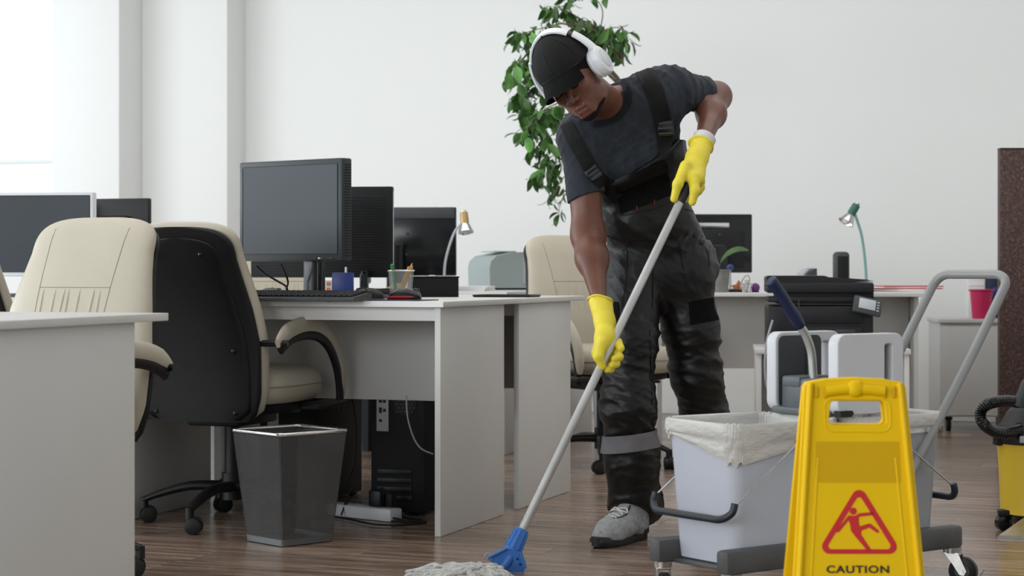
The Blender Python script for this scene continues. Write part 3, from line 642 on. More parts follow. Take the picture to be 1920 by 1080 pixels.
lamp('thin pale green lamp curving over the copier, chrome head', WH(1622, lz2, .75), [W(1624, 520, lz2), W(1621, 480, lz2), W(1615, 440, lz2), W(1606, 410, lz2), W(1602, 400, lz2)], W(1594, 404, lz2), (-.55, -.2, -.85), 'lampgreen', 'lampgreend')
# papers and folders on right desk
M['redpaper'] = mat('red_folder_card', (.52, .06, .06), .55, var=.1); M['paper'] = mat('white_paper', (.78, .78, .77), .8)
M['purple'] = mat('purple_plastic', (.12, .02, .16), .4)
fo = thing('folder', 'flat red folder of loose papers on the desk behind the copier', 'folder', (WH(1690, 9.0, 0).x, 8.98, .75), R(-8))
for k, (mm_, w_, dx) in enumerate((('paper', .30, 0), ('paper', .27, -.04), ('redpaper', .31, .02), ('paper', .24, -.03), ('redpaper', .28, .03))):
    bm = nb(); bx(bm, (dx, .0, .004 + k * .0052), (w_, .19, .005), .001, mx=Rz(R(-5 + 4 * k))); obj('sheet', bm, mm_, fo)
# pot with a single orchid leaf
z_ = 8.6
M['potgrey'] = mat('grey_translucent_pot_plastic', (.22, .22, .21), .5, var=.15, vscale=30); M['soil'] = mat('bark_soil', (.06, .045, .03), .9, bump=.6, bscale=60)
M['leafo'] = mat('orchid_leaf_green', (.13, .24, .10), .38, spec=.5, var=.25, vscale=30)
pt = thing('potted_orchid', 'small grey pot with one arching green leaf on the right desk', 'plant', WH(1352, z_, .75), 0)
bm = nb(); lathe(bm, [(.028, 0), (.031, .004), (.040, .095), (.043, .097), (.043, .103), (.039, .103), (.037, .09)], 24); obj('pot', bm, M['potgrey'], pt)
bm = nb(); lathe(bm, [(.0, .084), (.02, .092), (.037, .088), (.03, .07)], 16); obj('soil', bm, M['soil'], pt)
def leaf_strip(bm, pts, ws, nrm, n=5, cup=.25):
    pts = smooth_path(pts, 4); m = len(pts); rows = []
    for i, p in enumerate(pts):
        d = (pts[min(i + 1, m - 1)] - pts[max(i - 1, 0)]).normalized(); a = d.cross(Vector(nrm)).normalized(); b = a.cross(d)
        w_ = float(np.interp(i / (m - 1), np.linspace(0, 1, len(ws)), ws))
        rows.append([bm.verts.new(p + a * (w_ * s) + b * (w_ * cup * s * s)) for s in np.linspace(-1, 1, n)])
    for i in range(m - 1):
        for j in range(n - 1): bm.faces.new((rows[i][j], rows[i][j + 1], rows[i + 1][j + 1], rows[i + 1][j]))
pl_ = pt.location
bm = nb(); leaf_strip(bm, [W(1347, 503, z_) - pl_, W(1352, 492, z_ - .02) - pl_, W(1366, 477, z_ - .04) - pl_, W(1385, 469, z_ - .05) - pl_, W(1404, 470, z_ - .05) - pl_], [.005, .014, .022, .027, .026, .005], (0, -.5, 1))
bmesh.ops.solidify(bm, geom=bm.faces[:], thickness=.003); obj('leaf', bm, M['leafo'], pt, ang=80)
bf = thing('blue_cap_bottle', 'small blue bead ornament beside the orchid pot', 'ornament', WH(1369, 8.75, .75), 0)
bm = nb(); lathe(bm, [(.012, 0), (.014, .004), (.006, .012), (.004, .095), (.008, .10)], 16); obj('ornament_stem', bm, 'greypl', bf)
bm = nb(); sph(bm, (0, 0, .113), .016, 16, 10, s=(1, 1, .9)); obj('blue_bead', bm, 'blue', bf)
orr = thing('ornament', 'orange leaf shaped ornament with a pale ring on the right desk', 'ornament', WH(1385, 8.7, .75), 0)
bm = nb(); prism(bm, [(-.03, 0), (.02, 0), (.018, .03), (.0, .055), (-.012, .035), (-.035, .03), (-.02, .015)], -.006, .006, 'xz'); obj('orange_piece', bm, M['orangeprint'], orr)
bm = nb(); tube(bm, [Vector((.028 + .018 * math.cos(a) + .010 * math.sin(a), -.01, .04 + .036 * math.sin(a))) for a in [2 * math.pi * k / 24 for k in range(24)]], .0035, 6, closed=True); obj('ring', bm, 'cream', orr)
bm = nb(); bx(bm, (0, 0, .006), (.09, .05, .012), .003); obj('ornament_base', bm, 'blackpl', orr)
cr = thing('ornament', 'cluster of clear crystal beads beside the orange ornament', 'ornament', WH(1400, 8.62, .75), 0)
M['crystal'] = mat('crystal_glass', (.9, .9, .9), .05, trans=.8)
for k, (x, z) in enumerate(((-.011, .011), (.011, .011), (0, .030), (-.016, .030), (.016, .031), (.0, .046))):
    bm = nb(); sph(bm, (x, -.004 * (k % 2), z), .0112, 12, 8); obj('bead', bm, M['crystal'], cr)
pu = thing('ornament', 'small purple ball ornament at the end of the right desk', 'ornament', WH(1416, 8.64, .75), 0)
bm = nb(); sph(bm, (0, 0, .021), .021, 16, 10); obj('purple_ball', bm, M['purple'], pu)
bm = nb(); lathe(bm, [(.018, -.0), (.018, .004), (.010, .008)], 16); obj('ball_foot', bm, 'blackpl', pu)
# low cabinet behind, magenta bucket, blue folder case
cz = 10.08
ca = thing('cabinet', 'low grey cabinet on castors by the back wall at the right', 'cabinet', (WH(1845, cz, 0).x, cz + .22, 0), R(-4))
bm = nb(); bx(bm, (0, 0, .325), (.42, .40, .495), .002); obj('cabinet_body', bm, 'panelgrey', ca)
bm = nb(); bx(bm, (0, -.005, .582), (.44, .43, .02), .002); obj('cabinet_top', bm, 'panelgrey', ca)
bm = nb(); bx(bm, (0, -.205, .32), (.40, .014, .47), .002); dd_ = obj('door', bm, 'panelgrey', ca)
bm = nb(); bx(bm, (.15, -.218, .42), (.012, .014, .09), .003); obj('handle', bm, 'steel', dd_)
for s in (-1, 1):
    for q in (-1, 1):
        bm = nb(); cyl(bm, (s * .16 - .012, q * .15, .035), (s * .16 + .012, q * .15, .035), .035, n=18); bx(bm, (s * .16, q * .15, .066), (.04, .05, .016), .003); obj('caster', bm, 'blackpl', ca)
M['magenta'] = mat('magenta_plastic', (.52, .02, .10), .4, var=.04)
mb = thing('bucket', 'small magenta plastic tub on the low cabinet', 'tub', WH(1840, cz + .12, .592), 0)
bm = nb(); lathe(bm, [(.046, 0), (.048, .004), (.060, .146), (.066, .148), (.066, .156), (.058, .156), (.056, .14), (.043, .01), (.0, .01)], 28); obj('tub_wall', bm, M['magenta'], mb)
bm = nb(); tube(bm, [Vector((.0655 * math.cos(a), .0655 * math.sin(a), .152)) for a in [2 * math.pi * k / 28 for k in range(28)]], .004, 8, closed=True); obj('rim', bm, M['magenta'], mb)
bc = thing('storage_case', 'dark blue case standing behind the magenta tub', 'case', WH(1876, cz + .32, .592), R(-4))
bm = nb(); bx(bm, (0, 0, .115), (.16, .10, .23), .006); obj('case_body', bm, 'navy', bc)
bm = nb(); bx(bm, (0, -.052, .14), (.10, .006, .05), .002); obj('case_label', bm, 'blue', bc)
wbx = thing('paper_bag', 'white paper block standing left of the blue case', 'paper', WH(1829, cz + .33, .592), R(-4))
bm = nb(); bx(bm, (0, 0, .108), (.09, .07, .216), .002); obj('paper_block', bm, 'paper', wbx)
bm = nb(); bx(bm, (0, -.036, .18), (.08, .004, .02), .001); obj('paper_band', bm, 'edge', wbx)
# tall narrow white unit behind the right desk edge
pdn = thing('drawer_pedestal', 'white drawer pedestal under the right end of the copier desk', 'pedestal', (1.66, 9.02, 0), R(-4))
bm = nb(); bx(bm, (0, 0, .34), (.32, .42, .62), .002); obj('pedestal_body', bm, 'panelgrey', pdn)
for k in range(3):
    bm = nb(); bx(bm, (0, .214, .14 + k * .2), (.31, .012, .19), .002); q = obj('drawer', bm, 'laminate', pdn)
    bm = nb(); bx(bm, (0, .226, .2 + k * .2), (.10, .012, .01), .002); obj('drawer_handle', bm, 'steel', q)
bm = nb(); bx(bm, (0, 0, .015), (.30, .40, .03)); obj('plinth', bm, 'blackpl', pdn)
# brown speckled partition at the right edge
def speckle():
    m = mat('brown_speckled_laminate', (.055, .028, .022), .5, spec=.4); nt = m.node_tree; b = nt.nodes['Principled BSDF']
    tc = nt.nodes.new('ShaderNodeTexCoord'); n = nt.nodes.new('ShaderNodeTexNoise'); n.inputs['Scale'].default_value = 75; n.inputs['Detail'].default_value = 6; n.inputs['Roughness'].default_value = .8
    r = nt.nodes.new('ShaderNodeValToRGB'); e = r.color_ramp.elements
    e[0].position = .42; e[0].color = (.035, .020, .018, 1); e[1].position = .70; e[1].color = (.30, .17, .13, 1); x = e.new(.56); x.color = (.085, .046, .038, 1)
    nt.links.new(tc.outputs['Object'], n.inputs[0]); nt.links.new(n.outputs[0], r.inputs[0]); nt.links.new(r.outputs[0], b.inputs['Base Color']); return m
M['speckle'] = speckle()
pa_ = thing('partition', 'tall brown speckled partition at the right edge behind the vacuum cleaner', 'partition', (WH(1883, 8.8, 0).x + .40, 8.9, 0), 0)
bm = nb(); bx(bm, (0, 0, .71), (.80, .05, 1.40), .003); obj('partition_panel', bm, M['speckle'], pa_)
bm = nb(); bx(bm, (0, 0, 1.412), (.80, .056, .006), .001); obj('top_edge', bm, 'blackpl', pa_)
bm = nb(); bx(bm, (-.2, 0, .006), (.05, .3, .012), .002); obj('foot', bm, 'blackpl', pa_)

# ================================================================ INDOOR FIG TREE
fz = 9.6
M['leaf'] = mat('fig_leaf_green', (.065, .17, .035), .42, spec=.5, var=.45, vscale=14)
_nt = M['leaf'].node_tree; _oi = _nt.nodes.new('ShaderNodeObjectInfo'); _hs = _nt.nodes.new('ShaderNodeHueSaturation'); _mr = _nt.nodes.new('ShaderNodeMapRange')
_mr.inputs[3].default_value = .45; _mr.inputs[4].default_value = 1.7; _nt.links.new(_oi.outputs['Random'], _mr.inputs[0]); _nt.links.new(_mr.outputs[0], _hs.inputs['Value'])
_l = [l for l in _nt.links if l.to_socket.name == 'Base Color'][0]; _src = _l.from_socket; _nt.links.remove(_l)
_nt.links.new(_src, _hs.inputs['Color']); _nt.links.new(_hs.outputs[0], _nt.nodes['Principled BSDF'].inputs['Base Color'])
M['bark'] = mat('fig_bark', (.12, .09, .06), .8, bump=.4, bscale=40)
ft_ = thing('fig_tree', 'tall indoor fig tree with drooping leafy twigs behind the man', 'plant', WH(1165, fz, 0), 0); fb = ft_.location
bm = nb(); lathe(bm, [(.11, 0), (.13, .01), (.15, .30), (.16, .30), (.16, .33), (.145, .33), (.14, .29), (.0, .29)], 32); obj('pot', bm, 'whitepl', ft_)
bm = nb(); tube(bm, smooth_path([Vector((0, 0, .28)), Vector((.02, .0, .7)), Vector((.03, 0, 1.2)), W(1178, 190, fz) - fb, W(1118, 105, fz) - fb], 5), [.024 - .0007 * k for k in range(21)], 10); obj('trunk', bm, 'bark', ft_)
def leaf_mesh(name, L_, w_):
    bm = nb(); leaf_strip(bm, [Vector((0, 0, 0)), Vector((.006, 0, -L_ * .25)), Vector((.010, 0, -L_ * .55)), Vector((.008, 0, -L_ * .85)), Vector((0, 0, -L_))], [.0008, .0012, w_ * .8, w_, w_ * .75, w_ * .35, .0006], (1, 0, 0), 3, .22); return bm
lf0 = obj('leaf', leaf_mesh('l', .108, .024), 'leaf', ft_, ang=80)
lf1 = lf0.copy(); lf1.data = obj('leaf', leaf_mesh('l', .088, .020), 'leaf', ft_, ang=80).data
# twigs as drooping pixel-paths turned into world space, each with leaves along it
tw = [([(1120, 108), (1120, 60), (1080, 30), (1050, 15), (1025, 12)], 26), ([(1120, 108), (1145, 80), (1120, 55), (1100, 50), (1075, 62)], 26), ([(1118, 100), (1130, 62), (1150, 52), (1165, 55), (1172, 78)], 18), ([(1118, 100), (1150, 70), (1160, 78), (1165, 95)], 16), ([(1118, 100), (1110, 45), (1090, 50), (1080, 75)], 16),
      ([(1120, 60), (1060, 45), (1020, 52), (990, 60), (972, 66)], 26), ([(1060, 45), (1040, 60), (1030, 80), (1020, 60)], 10), ([(1100, 150), (1040, 95), (1000, 95), (975, 115), (965, 135)], 24), ([(1060, 120), (1010, 120), (985, 150), (972, 190)], 26),
      ([(1100, 160), (1030, 150), (1000, 180), (985, 210)], 24), ([(1090, 190), (1030, 200), (1005, 225), (990, 250)], 32), ([(1090, 190), (1045, 200), (1030, 215), (1022, 245)], 20), ([(1090, 220), (1040, 250), (1015, 265), (1000, 285)], 12),
      ([(1100, 260), (1040, 290), (1020, 310), (1010, 335)], 22), ([(1100, 280), (1050, 300), (1035, 320), (1030, 345)], 20), ([(1100, 300), (1055, 335), (1040, 365), (1035, 380)], 14), ([(1100, 330), (1060, 365), (1050, 385), (1048, 400)], 8), ([(1050, 15), (1060, 0), (1075, -15)], 10), ([(1120, 108), (1130, 20), (1100, -10), (1070, -5)], 8)]
nl = 0
for px_, cnt_ in tw:
    px_ = [(1168, min(px_[0][1] + 60, 420))] + px_ if px_[0][0] < 1145 else px_
    dz = rnd.uniform(-.22, .18); m_ = len(px_); pts = [W(a, b, fz + dz * min(1, i / 1.5)) - fb for i, (a, b) in enumerate(px_)]
    sp_ = smooth_path(pts, 6); bm = nb(); tube(bm, sp_, [.0045 * (1 - .75 * i / len(sp_)) for i in range(len(sp_))], 5); obj('branch', bm, 'bark', ft_)
    for k in range(cnt_):
        if nl >= 296: break
        t = rnd.uniform(.42, 1.0); p = sp_[min(int(t * len(sp_)), len(sp_) - 1)] + Vector((rnd.uniform(-.028, .028), rnd.uniform(-.05, .05), rnd.uniform(-.015, .015)))
        base = (lf0, lf1)[nl % 2]
        o = base if nl < 2 else base.copy()
        if nl == 1: C.objects.link(o)
        elif nl > 1: C.objects.link(o)
        o.parent = ft_; o.location = p; s_ = rnd.uniform(.65, 1.15); o.scale = (s_, s_, s_)
        o.rotation_euler = (R(rnd.uniform(-35, 35)), R(rnd.gauss(8, 38)), R(rnd.uniform(0, 360))); nl += 1
# the remaining small leaves past the limit, joined
bm = nb()
for px_, cnt_ in tw:
    sp_ = smooth_path([W(a, b, fz + rnd.uniform(-.15, .15)) - fb for a, b in px_], 6)
    for k in range(int(cnt_ * 1.1)):
        p = sp_[min(int(rnd.uniform(.35, 1.0) * len(sp_)), len(sp_) - 1)] + Vector((rnd.uniform(-.05, .05), rnd.uniform(-.08, .08), rnd.uniform(-.03, .03)))
        e = Euler((R(rnd.uniform(-35, 35)), R(rnd.gauss(8, 40)), R(rnd.uniform(0, 360)))).to_matrix().to_4x4(); s_ = rnd.uniform(.5, .95)
        b2 = leaf_mesh('l', .10 * s_, .021 * s_); b2.transform(Matrix.Translation(p) @ e); me = bpy.data.meshes.new('t'); b2.to_mesh(me); b2.free(); bm.from_mesh(me); bpy.data.meshes.remove(me)
o = obj('foliage', bm, 'leaf', ft_, ang=80); o['kind'] = 'stuff'

# ================================================================ CLEANING TROLLEY (local x = long axis, y = across)
CN = Vector((.527, 4.70, 0)); CA = R(35.3)
M['railgrey'] = mat('dark_grey_frame_paint', (.085, .087, .088), .45, spec=.45, bump=.08, bscale=80, var=.15, vscale=10)
M['tubegrey'] = mat('grey_enamel_tube', (.27, .275, .275), .32, spec=.5, coat=.2)
M['bucketpl'] = mat('pale_bucket_plastic', (.53, .56, .64), .42, spec=.4, bump=.05, bscale=30, var=.03, vscale=4)
M['bucketgr'] = mat('grey_bucket_plastic', (.34, .35, .37), .45, spec=.4, bump=.05, bscale=30, var=.05)
M['liner'] = mat('cloudy_plastic_film', (.66, .65, .62), .30, spec=.5, bump=.5, bscale=34, var=.07, vscale=12, alpha=.93, stretch=(1, 1, 2.2))
cart = thing('cleaning_trolley', 'grey cleaning trolley frame on castors, tall tube handle at its right', 'trolley', CN, CA)
for y in (.022, .283):
    bm = nb(); bx(bm, (.425, y, .130), (.85, .045, .060), .010); obj('rail', bm, 'railgrey', cart)
bm = nb(); bx(bm, (.23, .152, .104), (.36, .236, .012), .003); obj('platform', bm, 'railgrey', cart)
bm = nb(); bx(bm, (.62, .152, .104), (.36, .236, .012), .003); obj('platform', bm, 'railgrey', cart)
bm = nb(); bx(bm, (.425, .152, .122), (.045, .216, .044), .006); obj('cross_bar', bm, 'railgrey', cart)
hp = smooth_path([(.60, .022, .150), (.70, .021, .285), (.90, .020, .575), (1.02, .020, .765), (1.05, .024, .815), (1.058, .052, .836), (1.058, .10, .838), (1.058, .205, .838), (1.058, .253, .836), (1.05, .281, .815), (1.02, .285, .765), (.90, .285, .575), (.70, .284, .285), (.60, .283, .150)], 6)
hp = [Vector((p.x - .10 * max(0, (.84 - p.z)) * 1.0, p.y, p.z)) for p in hp]
bm = nb(); tube(bm, hp, .0128, 14); obj('push_handle', bm, 'tubegrey', cart)
for y in (.022, .283):
    bm = nb(); bx(bm, (.525, y, .185), (.05, .030, .075), .006); obj('handle_bracket', bm, 'railgrey', cart)
def caster(x, y, ang):
    t = obj('caster_fork', _cf(), 'steel', cart); t.location = (x, y, 0); t.rotation_euler = (0, 0, R(ang))
    bm = nb(); q = Vector((.030, 0, .038)); tube(bm, [q + Vector((0, s, 0)) for s in (-.012, -.0095, .0095, .012)], [.034, .038, .038, .034], 28); obj('wheel', bm, 'blackpl', t)
    bm = nb(); cyl(bm, q + Vector((0, -.0155, 0)), q + Vector((0, .0155, 0)), .020, n=20); obj('wheel_hub', bm, 'darkgrey', t)
def _cf():
    bm = nb(); cyl(bm, (0, 0, .086), (0, 0, .102), .024, .026, 20)
    for s in (-1, 1): prism(bm, [(-.018, .088), (.020, .088), (.043, .040), (.036, .028), (.024, .030), (.004, .060)], s * .019 - .0018, s * .019 + .0018, 'xz')
    bx(bm, (.003, 0, .084), (.042, .040, .006), .002); cyl(bm, (.030, -.023, .038), (.030, .023, .038), .005, n=10); return bm
for x, y, a_ in ((.03, .022, -150), (.03, .283, -120), (.83, .022, -62), (.83, .283, 20)): caster(x, y, a_)

def bucket(name, label, x0, x1, m, flipd):
    t = thing(name, label, 'bucket', cart.matrix_basis @ Vector(((x0 + x1) / 2, .155, .111)), CA, 'trolley buckets')
    a, b = (x1 - x0) / 2, .136; H = .352
    def rr(z, k, r_=.035): return [(x, y, z) for x, y in rrect(-a * k, -b * k, a * k, b * k, r_ * k, 5)]
    bm = nb(); ks = [(0, .80), (.004, .835), (.03, .85), (.12, .885), (.22, .92), (H - .03, .958), (H - .012, .965)]
    rings(bm, [rr(z, k) for z, k in ks] + [rr(H - .012, 1.0), rr(H - .004, 1.012), rr(H, 1.0), rr(H, .962)] + [rr(z, k - .022) for z, k in ((H - .03, .958), (.12, .885), (.02, .85))]); obj('bucket_shell', bm, m, t)
    for x in (-a * .35, a * .55):
        bm = nb(); bx(bm, (x, -b * .975, H - .030), (.010, .012, .030), .002); obj('rim_rib', bm, m, t)
    s = flipd; xp = -s * .03
    for y in (-1, 1):
        bm = nb(); cyl(bm, (xp, y * (b * .94), H - .045), (xp, y * (b + .016), H - .045), .006, n=10); obj('pivot', bm, 'steel', t)
    g = [(xp, -b - .012, H - .045), (s * (a + .012), -b - .016, .155)]
    bm = nb(); tube(bm, g, .0024, 8); bl = obj('bail_wire', bm, 'steel', t)
    bm = nb(); tube(bm, [(p[0], -p[1], p[2]) for p in g], .0024, 8); obj('bail_wire', bm, 'steel', t)
    gp = smooth_path([(s * (a + .008), -b - .016, .165), (s * (a + .016), -b - .014, .142), (s * (a + .030), -b + .012, .125), (s * (a + .034), -.07, .124), (s * (a + .034), .07, .124), (s * (a + .030), b - .012, .125), (s * (a + .016), b + .014, .142), (s * (a + .008), b + .016, .165)], 5)
    bm = nb(); tube(bm, gp, .0095, 10); obj('bail_grip', bm, M['grip'], t)
    return t, a, b, H
M['grip'] = mat('dark_rubber_grip', (.014, .020, .030), .38, spec=.5)
b1, ba, bb, bH = bucket('mop_bucket', 'pale bucket lined with a crumpled plastic bag on the trolley', .035, .405, 'bucketpl', -1)
b2, _, _, _ = bucket('mop_bucket', 'grey bucket on the right end of the trolley, half hidden by the yellow sign', .435, .805, 'bucketgr', 1)
# plastic bag liner : inner sheet, folded over the rim, wavy skirt outside
def liner(lname, label, parent_t, a, b, H, deep):
    t = thing(lname, label, 'bag', parent_t.location, CA, 'bucket liners'); bm = nb(); n = 160; base = rrect(-a, -b, a, b, .035, 39)[:160]; n = len(base)
    def wob(i, f, p=0): return math.sin(i / n * 2 * math.pi * f + p)
    rows = []
    for j, (k, z) in enumerate(((.86, H - .16), (.89, H - .09), (.925, H - .03), (.945, H - .004), (.955, H + .004), (1.0, H + .007), (1.022, H + .003), (1.03, H - .010), (1.028, H - .022))):
        rows.append([(x * k * (1 + .004 * wob(i, 23 + j, j)), y * k * (1 + .006 * wob(i, 31 - j, j * 2)), z + .0018 * wob(i, 13, j) + .001 * wob(i, 37, j)) for i, (x, y) in enumerate(base)])
    for q in range(1, 9):
        row = []
        for i, (x, y) in enumerate(base):
            an = math.atan2(y / b + 1.0, x / a + 1.0)             # depth is largest at the near left corner
            dd = math.hypot((x + a) / (2 * a), (y + b) / (2 * b)); L_ = .018 + deep * max(0, 1 - dd * 1.25) + .006 * wob(i, 9, 1)
            u = q / 8; k = 1.022 - .035 * u + .010 * math.sin(u * 9 + 2.0 * wob(i, 7)) * (1 - .3 * u) + .005 * wob(i, 47, q * .9)
            row.append((x * k, y * k, H - .022 - L_ * u))
        rows.append(row)
    rings(bm, rows, cap=False); obj('liner_film', bm, 'liner', t, ang=75)
    bm = nb(); rings(bm, [[(x * .86, y * .86, H - .16 + .006 * wob(i, 11)) for i, (x, y) in enumerate(base)], [(x * .5, y * .5, H - .20 + .012 * wob(i, 5)) for i, (x, y) in enumerate(base)], [(x * .1, y * .1, H - .205) for x, y in base]], cap=True); obj('liner_bottom', bm, 'liner', t)
    return t
liner('bucket_liner', 'cloudy plastic bag folded over the rim of the left bucket', b1, ba, bb, bH, .060)
liner('bucket_liner', 'plastic bag over the rim of the right bucket, beside the tube handle', b2, ba, bb, bH, .01)

# wringer
wr = thing('mop_wringer', 'white and grey mop wringer with two slotted side plates over the buckets', 'wringer', cart.matrix_basis @ Vector((0, 0, .470)), CA)
def plate(y, face_dark):
    t_ = .036; x0, x1, z0, z1, r_ = .392, .628, .008, .212, .026
    sl0 = (x1 - .058, z0 + .045); bm = nb()
    prism(bm, rrect(x0, z0, x1 - .055, z1, r_), y - t_ / 2, y + t_ / 2, 'xz')
    bm.free(); bm = nb()
    # plate built round the slot : left block, top, bottom, right upright
    out = rrect(x0, z0, x1, z1, r_, 6); hole = rrect(x1 - .070, z0 + .04, x1 - .036, z1 - .022, .010, 4)
    me = flat_shape([out, hole], t_ / 2 - .003, .003)
    me.transform(T(0, y, 0) @ Matrix.Rotation(R(90), 4, 'X')); me.materials.append(M['whitepl'])
    o = bpy.data.objects.new('side_plate', me); C.objects.link(o); o.parent = wr
    if face_dark:
        bm = nb(); prism(bm, rrect(x0 + .007, z0 + .005, x1 - .074, z1 - .007, .018), y - t_ / 2 - .003, y - t_ / 2 + .004, 'xz'); obj('inner_panel', bm, 'darkgrey', o)
        bm = nb(); bx(bm, (x0 + .115, y - t_ / 2 - .006, .11), (.012, .012, .19), .002); obj('inner_rib', bm, 'darkgrey', o)
        bm = nb(); bx(bm, (x1 - .020, y - t_ / 2 - .001, .11), (.026, .004, .17), .001); obj('inner_panel', bm, 'darkgrey', o)
    else:
        bm = nb(); prism(bm, rrect(x0 + .007, z0 + .005, x1 - .010, z1 - .007, .018), y + t_ / 2 - .004, y + t_ / 2 + .003, 'xz'); obj('inner_panel', bm, 'blackpl', o)  # dark inner face carried across the slot, black standing in for the shade inside
    return o
def flat_shape(polys, ext, bev):
    cu = bpy.data.curves.new('shape', 'CURVE'); cu.dimensions = '2D'; cu.fill_mode = 'BOTH'; cu.extrude = ext; cu.bevel_depth = bev; cu.bevel_resolution = 1
    for poly in polys:
        sp_ = cu.splines.new('POLY'); sp_.points.add(len(poly) - 1); sp_.use_cyclic_u = True
        for p, q in zip(sp_.points, poly): p.co = (q[0], q[1], 0, 1)
    o = bpy.data.objects.new('shape', cu); C.objects.link(o); dg = bpy.context.evaluated_depsgraph_get()
    me = bpy.data.meshes.new_from_object(o.evaluated_get(dg)); bpy.data.objects.remove(o); bpy.data.curves.remove(cu)
    me.materials.clear(); return me
plate(.030, False); plate(.262, True)
M['wgrey'] = mat('slate_grey_plastic', (.12, .135, .145), .45, spec=.4, bump=.05, var=.06)
bm = nb(); bx(bm, (.50, .146, .052), (.19, .19, .085), .008); obj('press_box', bm, M['wgrey'], wr)
bm = nb(); bx(bm, (.46, .20, .085), (.12, .07, .030), .008); obj('press_plate', bm, M['wgrey'], wr)
bm = nb(); bx(bm, (.50, .146, .010), (.25, .20, .018), .004); obj('wringer_base', bm, M['wgrey'], wr)
bm = nb(); prism(bm, [(.385, .002), (.425, .002), (.433, .010), (.428, .018), (.385, .018)], -.002, .022, 'xz'); obj('hook', bm, 'blackpl', wr)
lp = smooth_path([(.452, .165, .075), (.449, .165, .115), (.443, .165, .165), (.425, .165, .205), (.402, .165, .235)], 5)
bm = nb(); tube(bm, lp, .0115, 14); lv = obj('lever', bm, 'alu', wr)
bm = nb(); tube(bm, smooth_path([(.456, .165, .055), (.454, .165, .078), (.452, .165, .095)], 4), [.018, .019, .017, .0165, .016, .015, .014, .0135, .013], 14); obj('lever_socket', bm, M['lsock'] if 'lsock' in M else M['wgrey'], lv)
gpth = smooth_path([(.405, .165, .231), (.385, .165, .256), (.355, .165, .291), (.325, .165, .326), (.300, .165, .351), (.296, .165, .355)], 4)
rad_ = [.0135, .0145, .0155, .0155, .0165, .0165, .0162, .0150, .0148, .0158, .0165, .0158, .0150, .0152, .0160, .0166, .0165, .0150, .0120, .008, .004]
bm = nb(); tube(bm, gpth, rad_[:len(gpth)], 16); obj('lever_grip', bm, M['navy'], lv, ang=80)
# ================================================================ CAUTION SIGN
M['yellow'] = mat('safety_yellow_plastic', (.88, .55, .003), .5, spec=.22, bump=.03, bscale=60, var=.02)
M['amber'] = mat('dull_amber_label', (.68, .40, .004), .55, spec=.2)
M['signred'] = mat('sign_red_print', (.60, .02, .025), .5); M['signblack'] = mat('sign_black_print', (.012, .012, .012), .5)
SZ0, SZ1, SH = 3.85, 3.93, .622
SX = (1609 - 960) / FPX * 3.885
tilt = math.atan2(SZ1 - SZ0, SH)
sign = thing('caution_sign', 'yellow folding wet floor sign with red slipping figure, nearest the lens', 'sign', (SX, SZ0, 0), 0)
def sg(px, py):
    """photo position -> coordinates in the sign's own sloping face"""
    z = SZ0
    for _ in range(6):
        h = CH - (py - HY) * z / FPX; z = SZ0 + (SZ1 - SZ0) * h / SH
    return ((px - 960) / FPX * z - SX, h / math.cos(tilt))
SM = Matrix.Rotation(R(90) - tilt, 4, 'X')           # face plane -> standing, leaning back
def place(me, name, m, y_off, parent=None, smooth=True):
    me.transform(SM @ T(0, 0, y_off)); me.materials.append(M[m] if isinstance(m, str) else m)
    if smooth: me.shade_smooth(); me.set_sharp_from_angle(angle=R(35))
    o = bpy.data.objects.new(name, me); C.objects.link(o); o.parent = parent or sign; return o
LS = SH / math.cos(tilt)
def side(s, t): # outer edge half width at height t
    return s * (.1475 - .0475 * t / LS) + (.001 * s)
topc = sg(1609, 718)[1]
outer = [(side(-1, 0), 0), (side(1, 0), 0)] + [(side(1, LS - .012), LS - .012), (side(1, LS) - .004, LS - .004), (.06, LS + .003), (0, LS + .006), (-.06, LS + .003), (side(-1, LS) + .004, LS - .004), (side(-1, LS - .012), LS - .012)]
h0 = sg(1553, 797); h1 = sg(1660, 750)
hole = rrect(h0[0] + .0, h0[1] - .002, h1[0], h1[1], .012, 5)
hole = [(x * (1 + (0.06 if t < h0[1] + .02 else 0)) * .97, t) for x, t in hole]
body = place(flat_shape([outer, hole], .006, .002), 'front_panel', 'yellow', 0)
# rolled rims, hand grip, recess frame
for s in (-1, 1):
    bm = nb(); tube(bm, [SM @ Vector((side(s, t) - s * .010, t, .010)) for t in (0, LS * .5, LS - .004)], .0075, 10, flat=.9); obj('side_rim', bm, 'yellow', sign)
    bm = nb(); tube(bm, [SM @ Vector((side(s, t) - s * .034, t, .008)) for t in (0, LS * .45, LS - .155)], .0022, 8); obj('inner_rim', bm, 'yellow', sign)
    for q in (.022, .040):
        bm = nb(); bx(bm, (side(s, LS) - s * q, LS - .022, .009), (.007, .024, .006), .002, mx=SM); obj('socket_notch', bm, 'amber', sign)
gb = [(-.060, LS - .020), (-.03, LS - .0165), (0, LS - .015), (.03, LS - .0165), (.060, LS - .020)]
bm = nb(); tube(bm, [SM @ Vector((x, t, .004)) for x, t in gb], .0155, 14, flat=.8); obj('hand_grip', bm, 'yellow', sign)
bm = nb(); sph(bm, (.0, LS - .0150, .011), .0185, 24, 12, s=(1, .92, .62), mx=SM); obj('grip_boss', bm, 'yellow', sign)
bm = nb(); ctr = [(x * 1.16, (t - (h0[1] + h1[1]) / 2) * 1.0 + (h0[1] + h1[1]) / 2 - .005) for x, t in hole]; tube(bm, [SM @ Vector((x, t, .0075)) for x, t in rrect(h0[0] - .008, h0[1] - .014, h1[0] + .008, h1[1] + .002, .018, 6)], .0022, 8, closed=True); obj('slot_rim', bm, 'yellow', sign)
q0 = sg(1529, 905); q1 = sg(1685, 828)
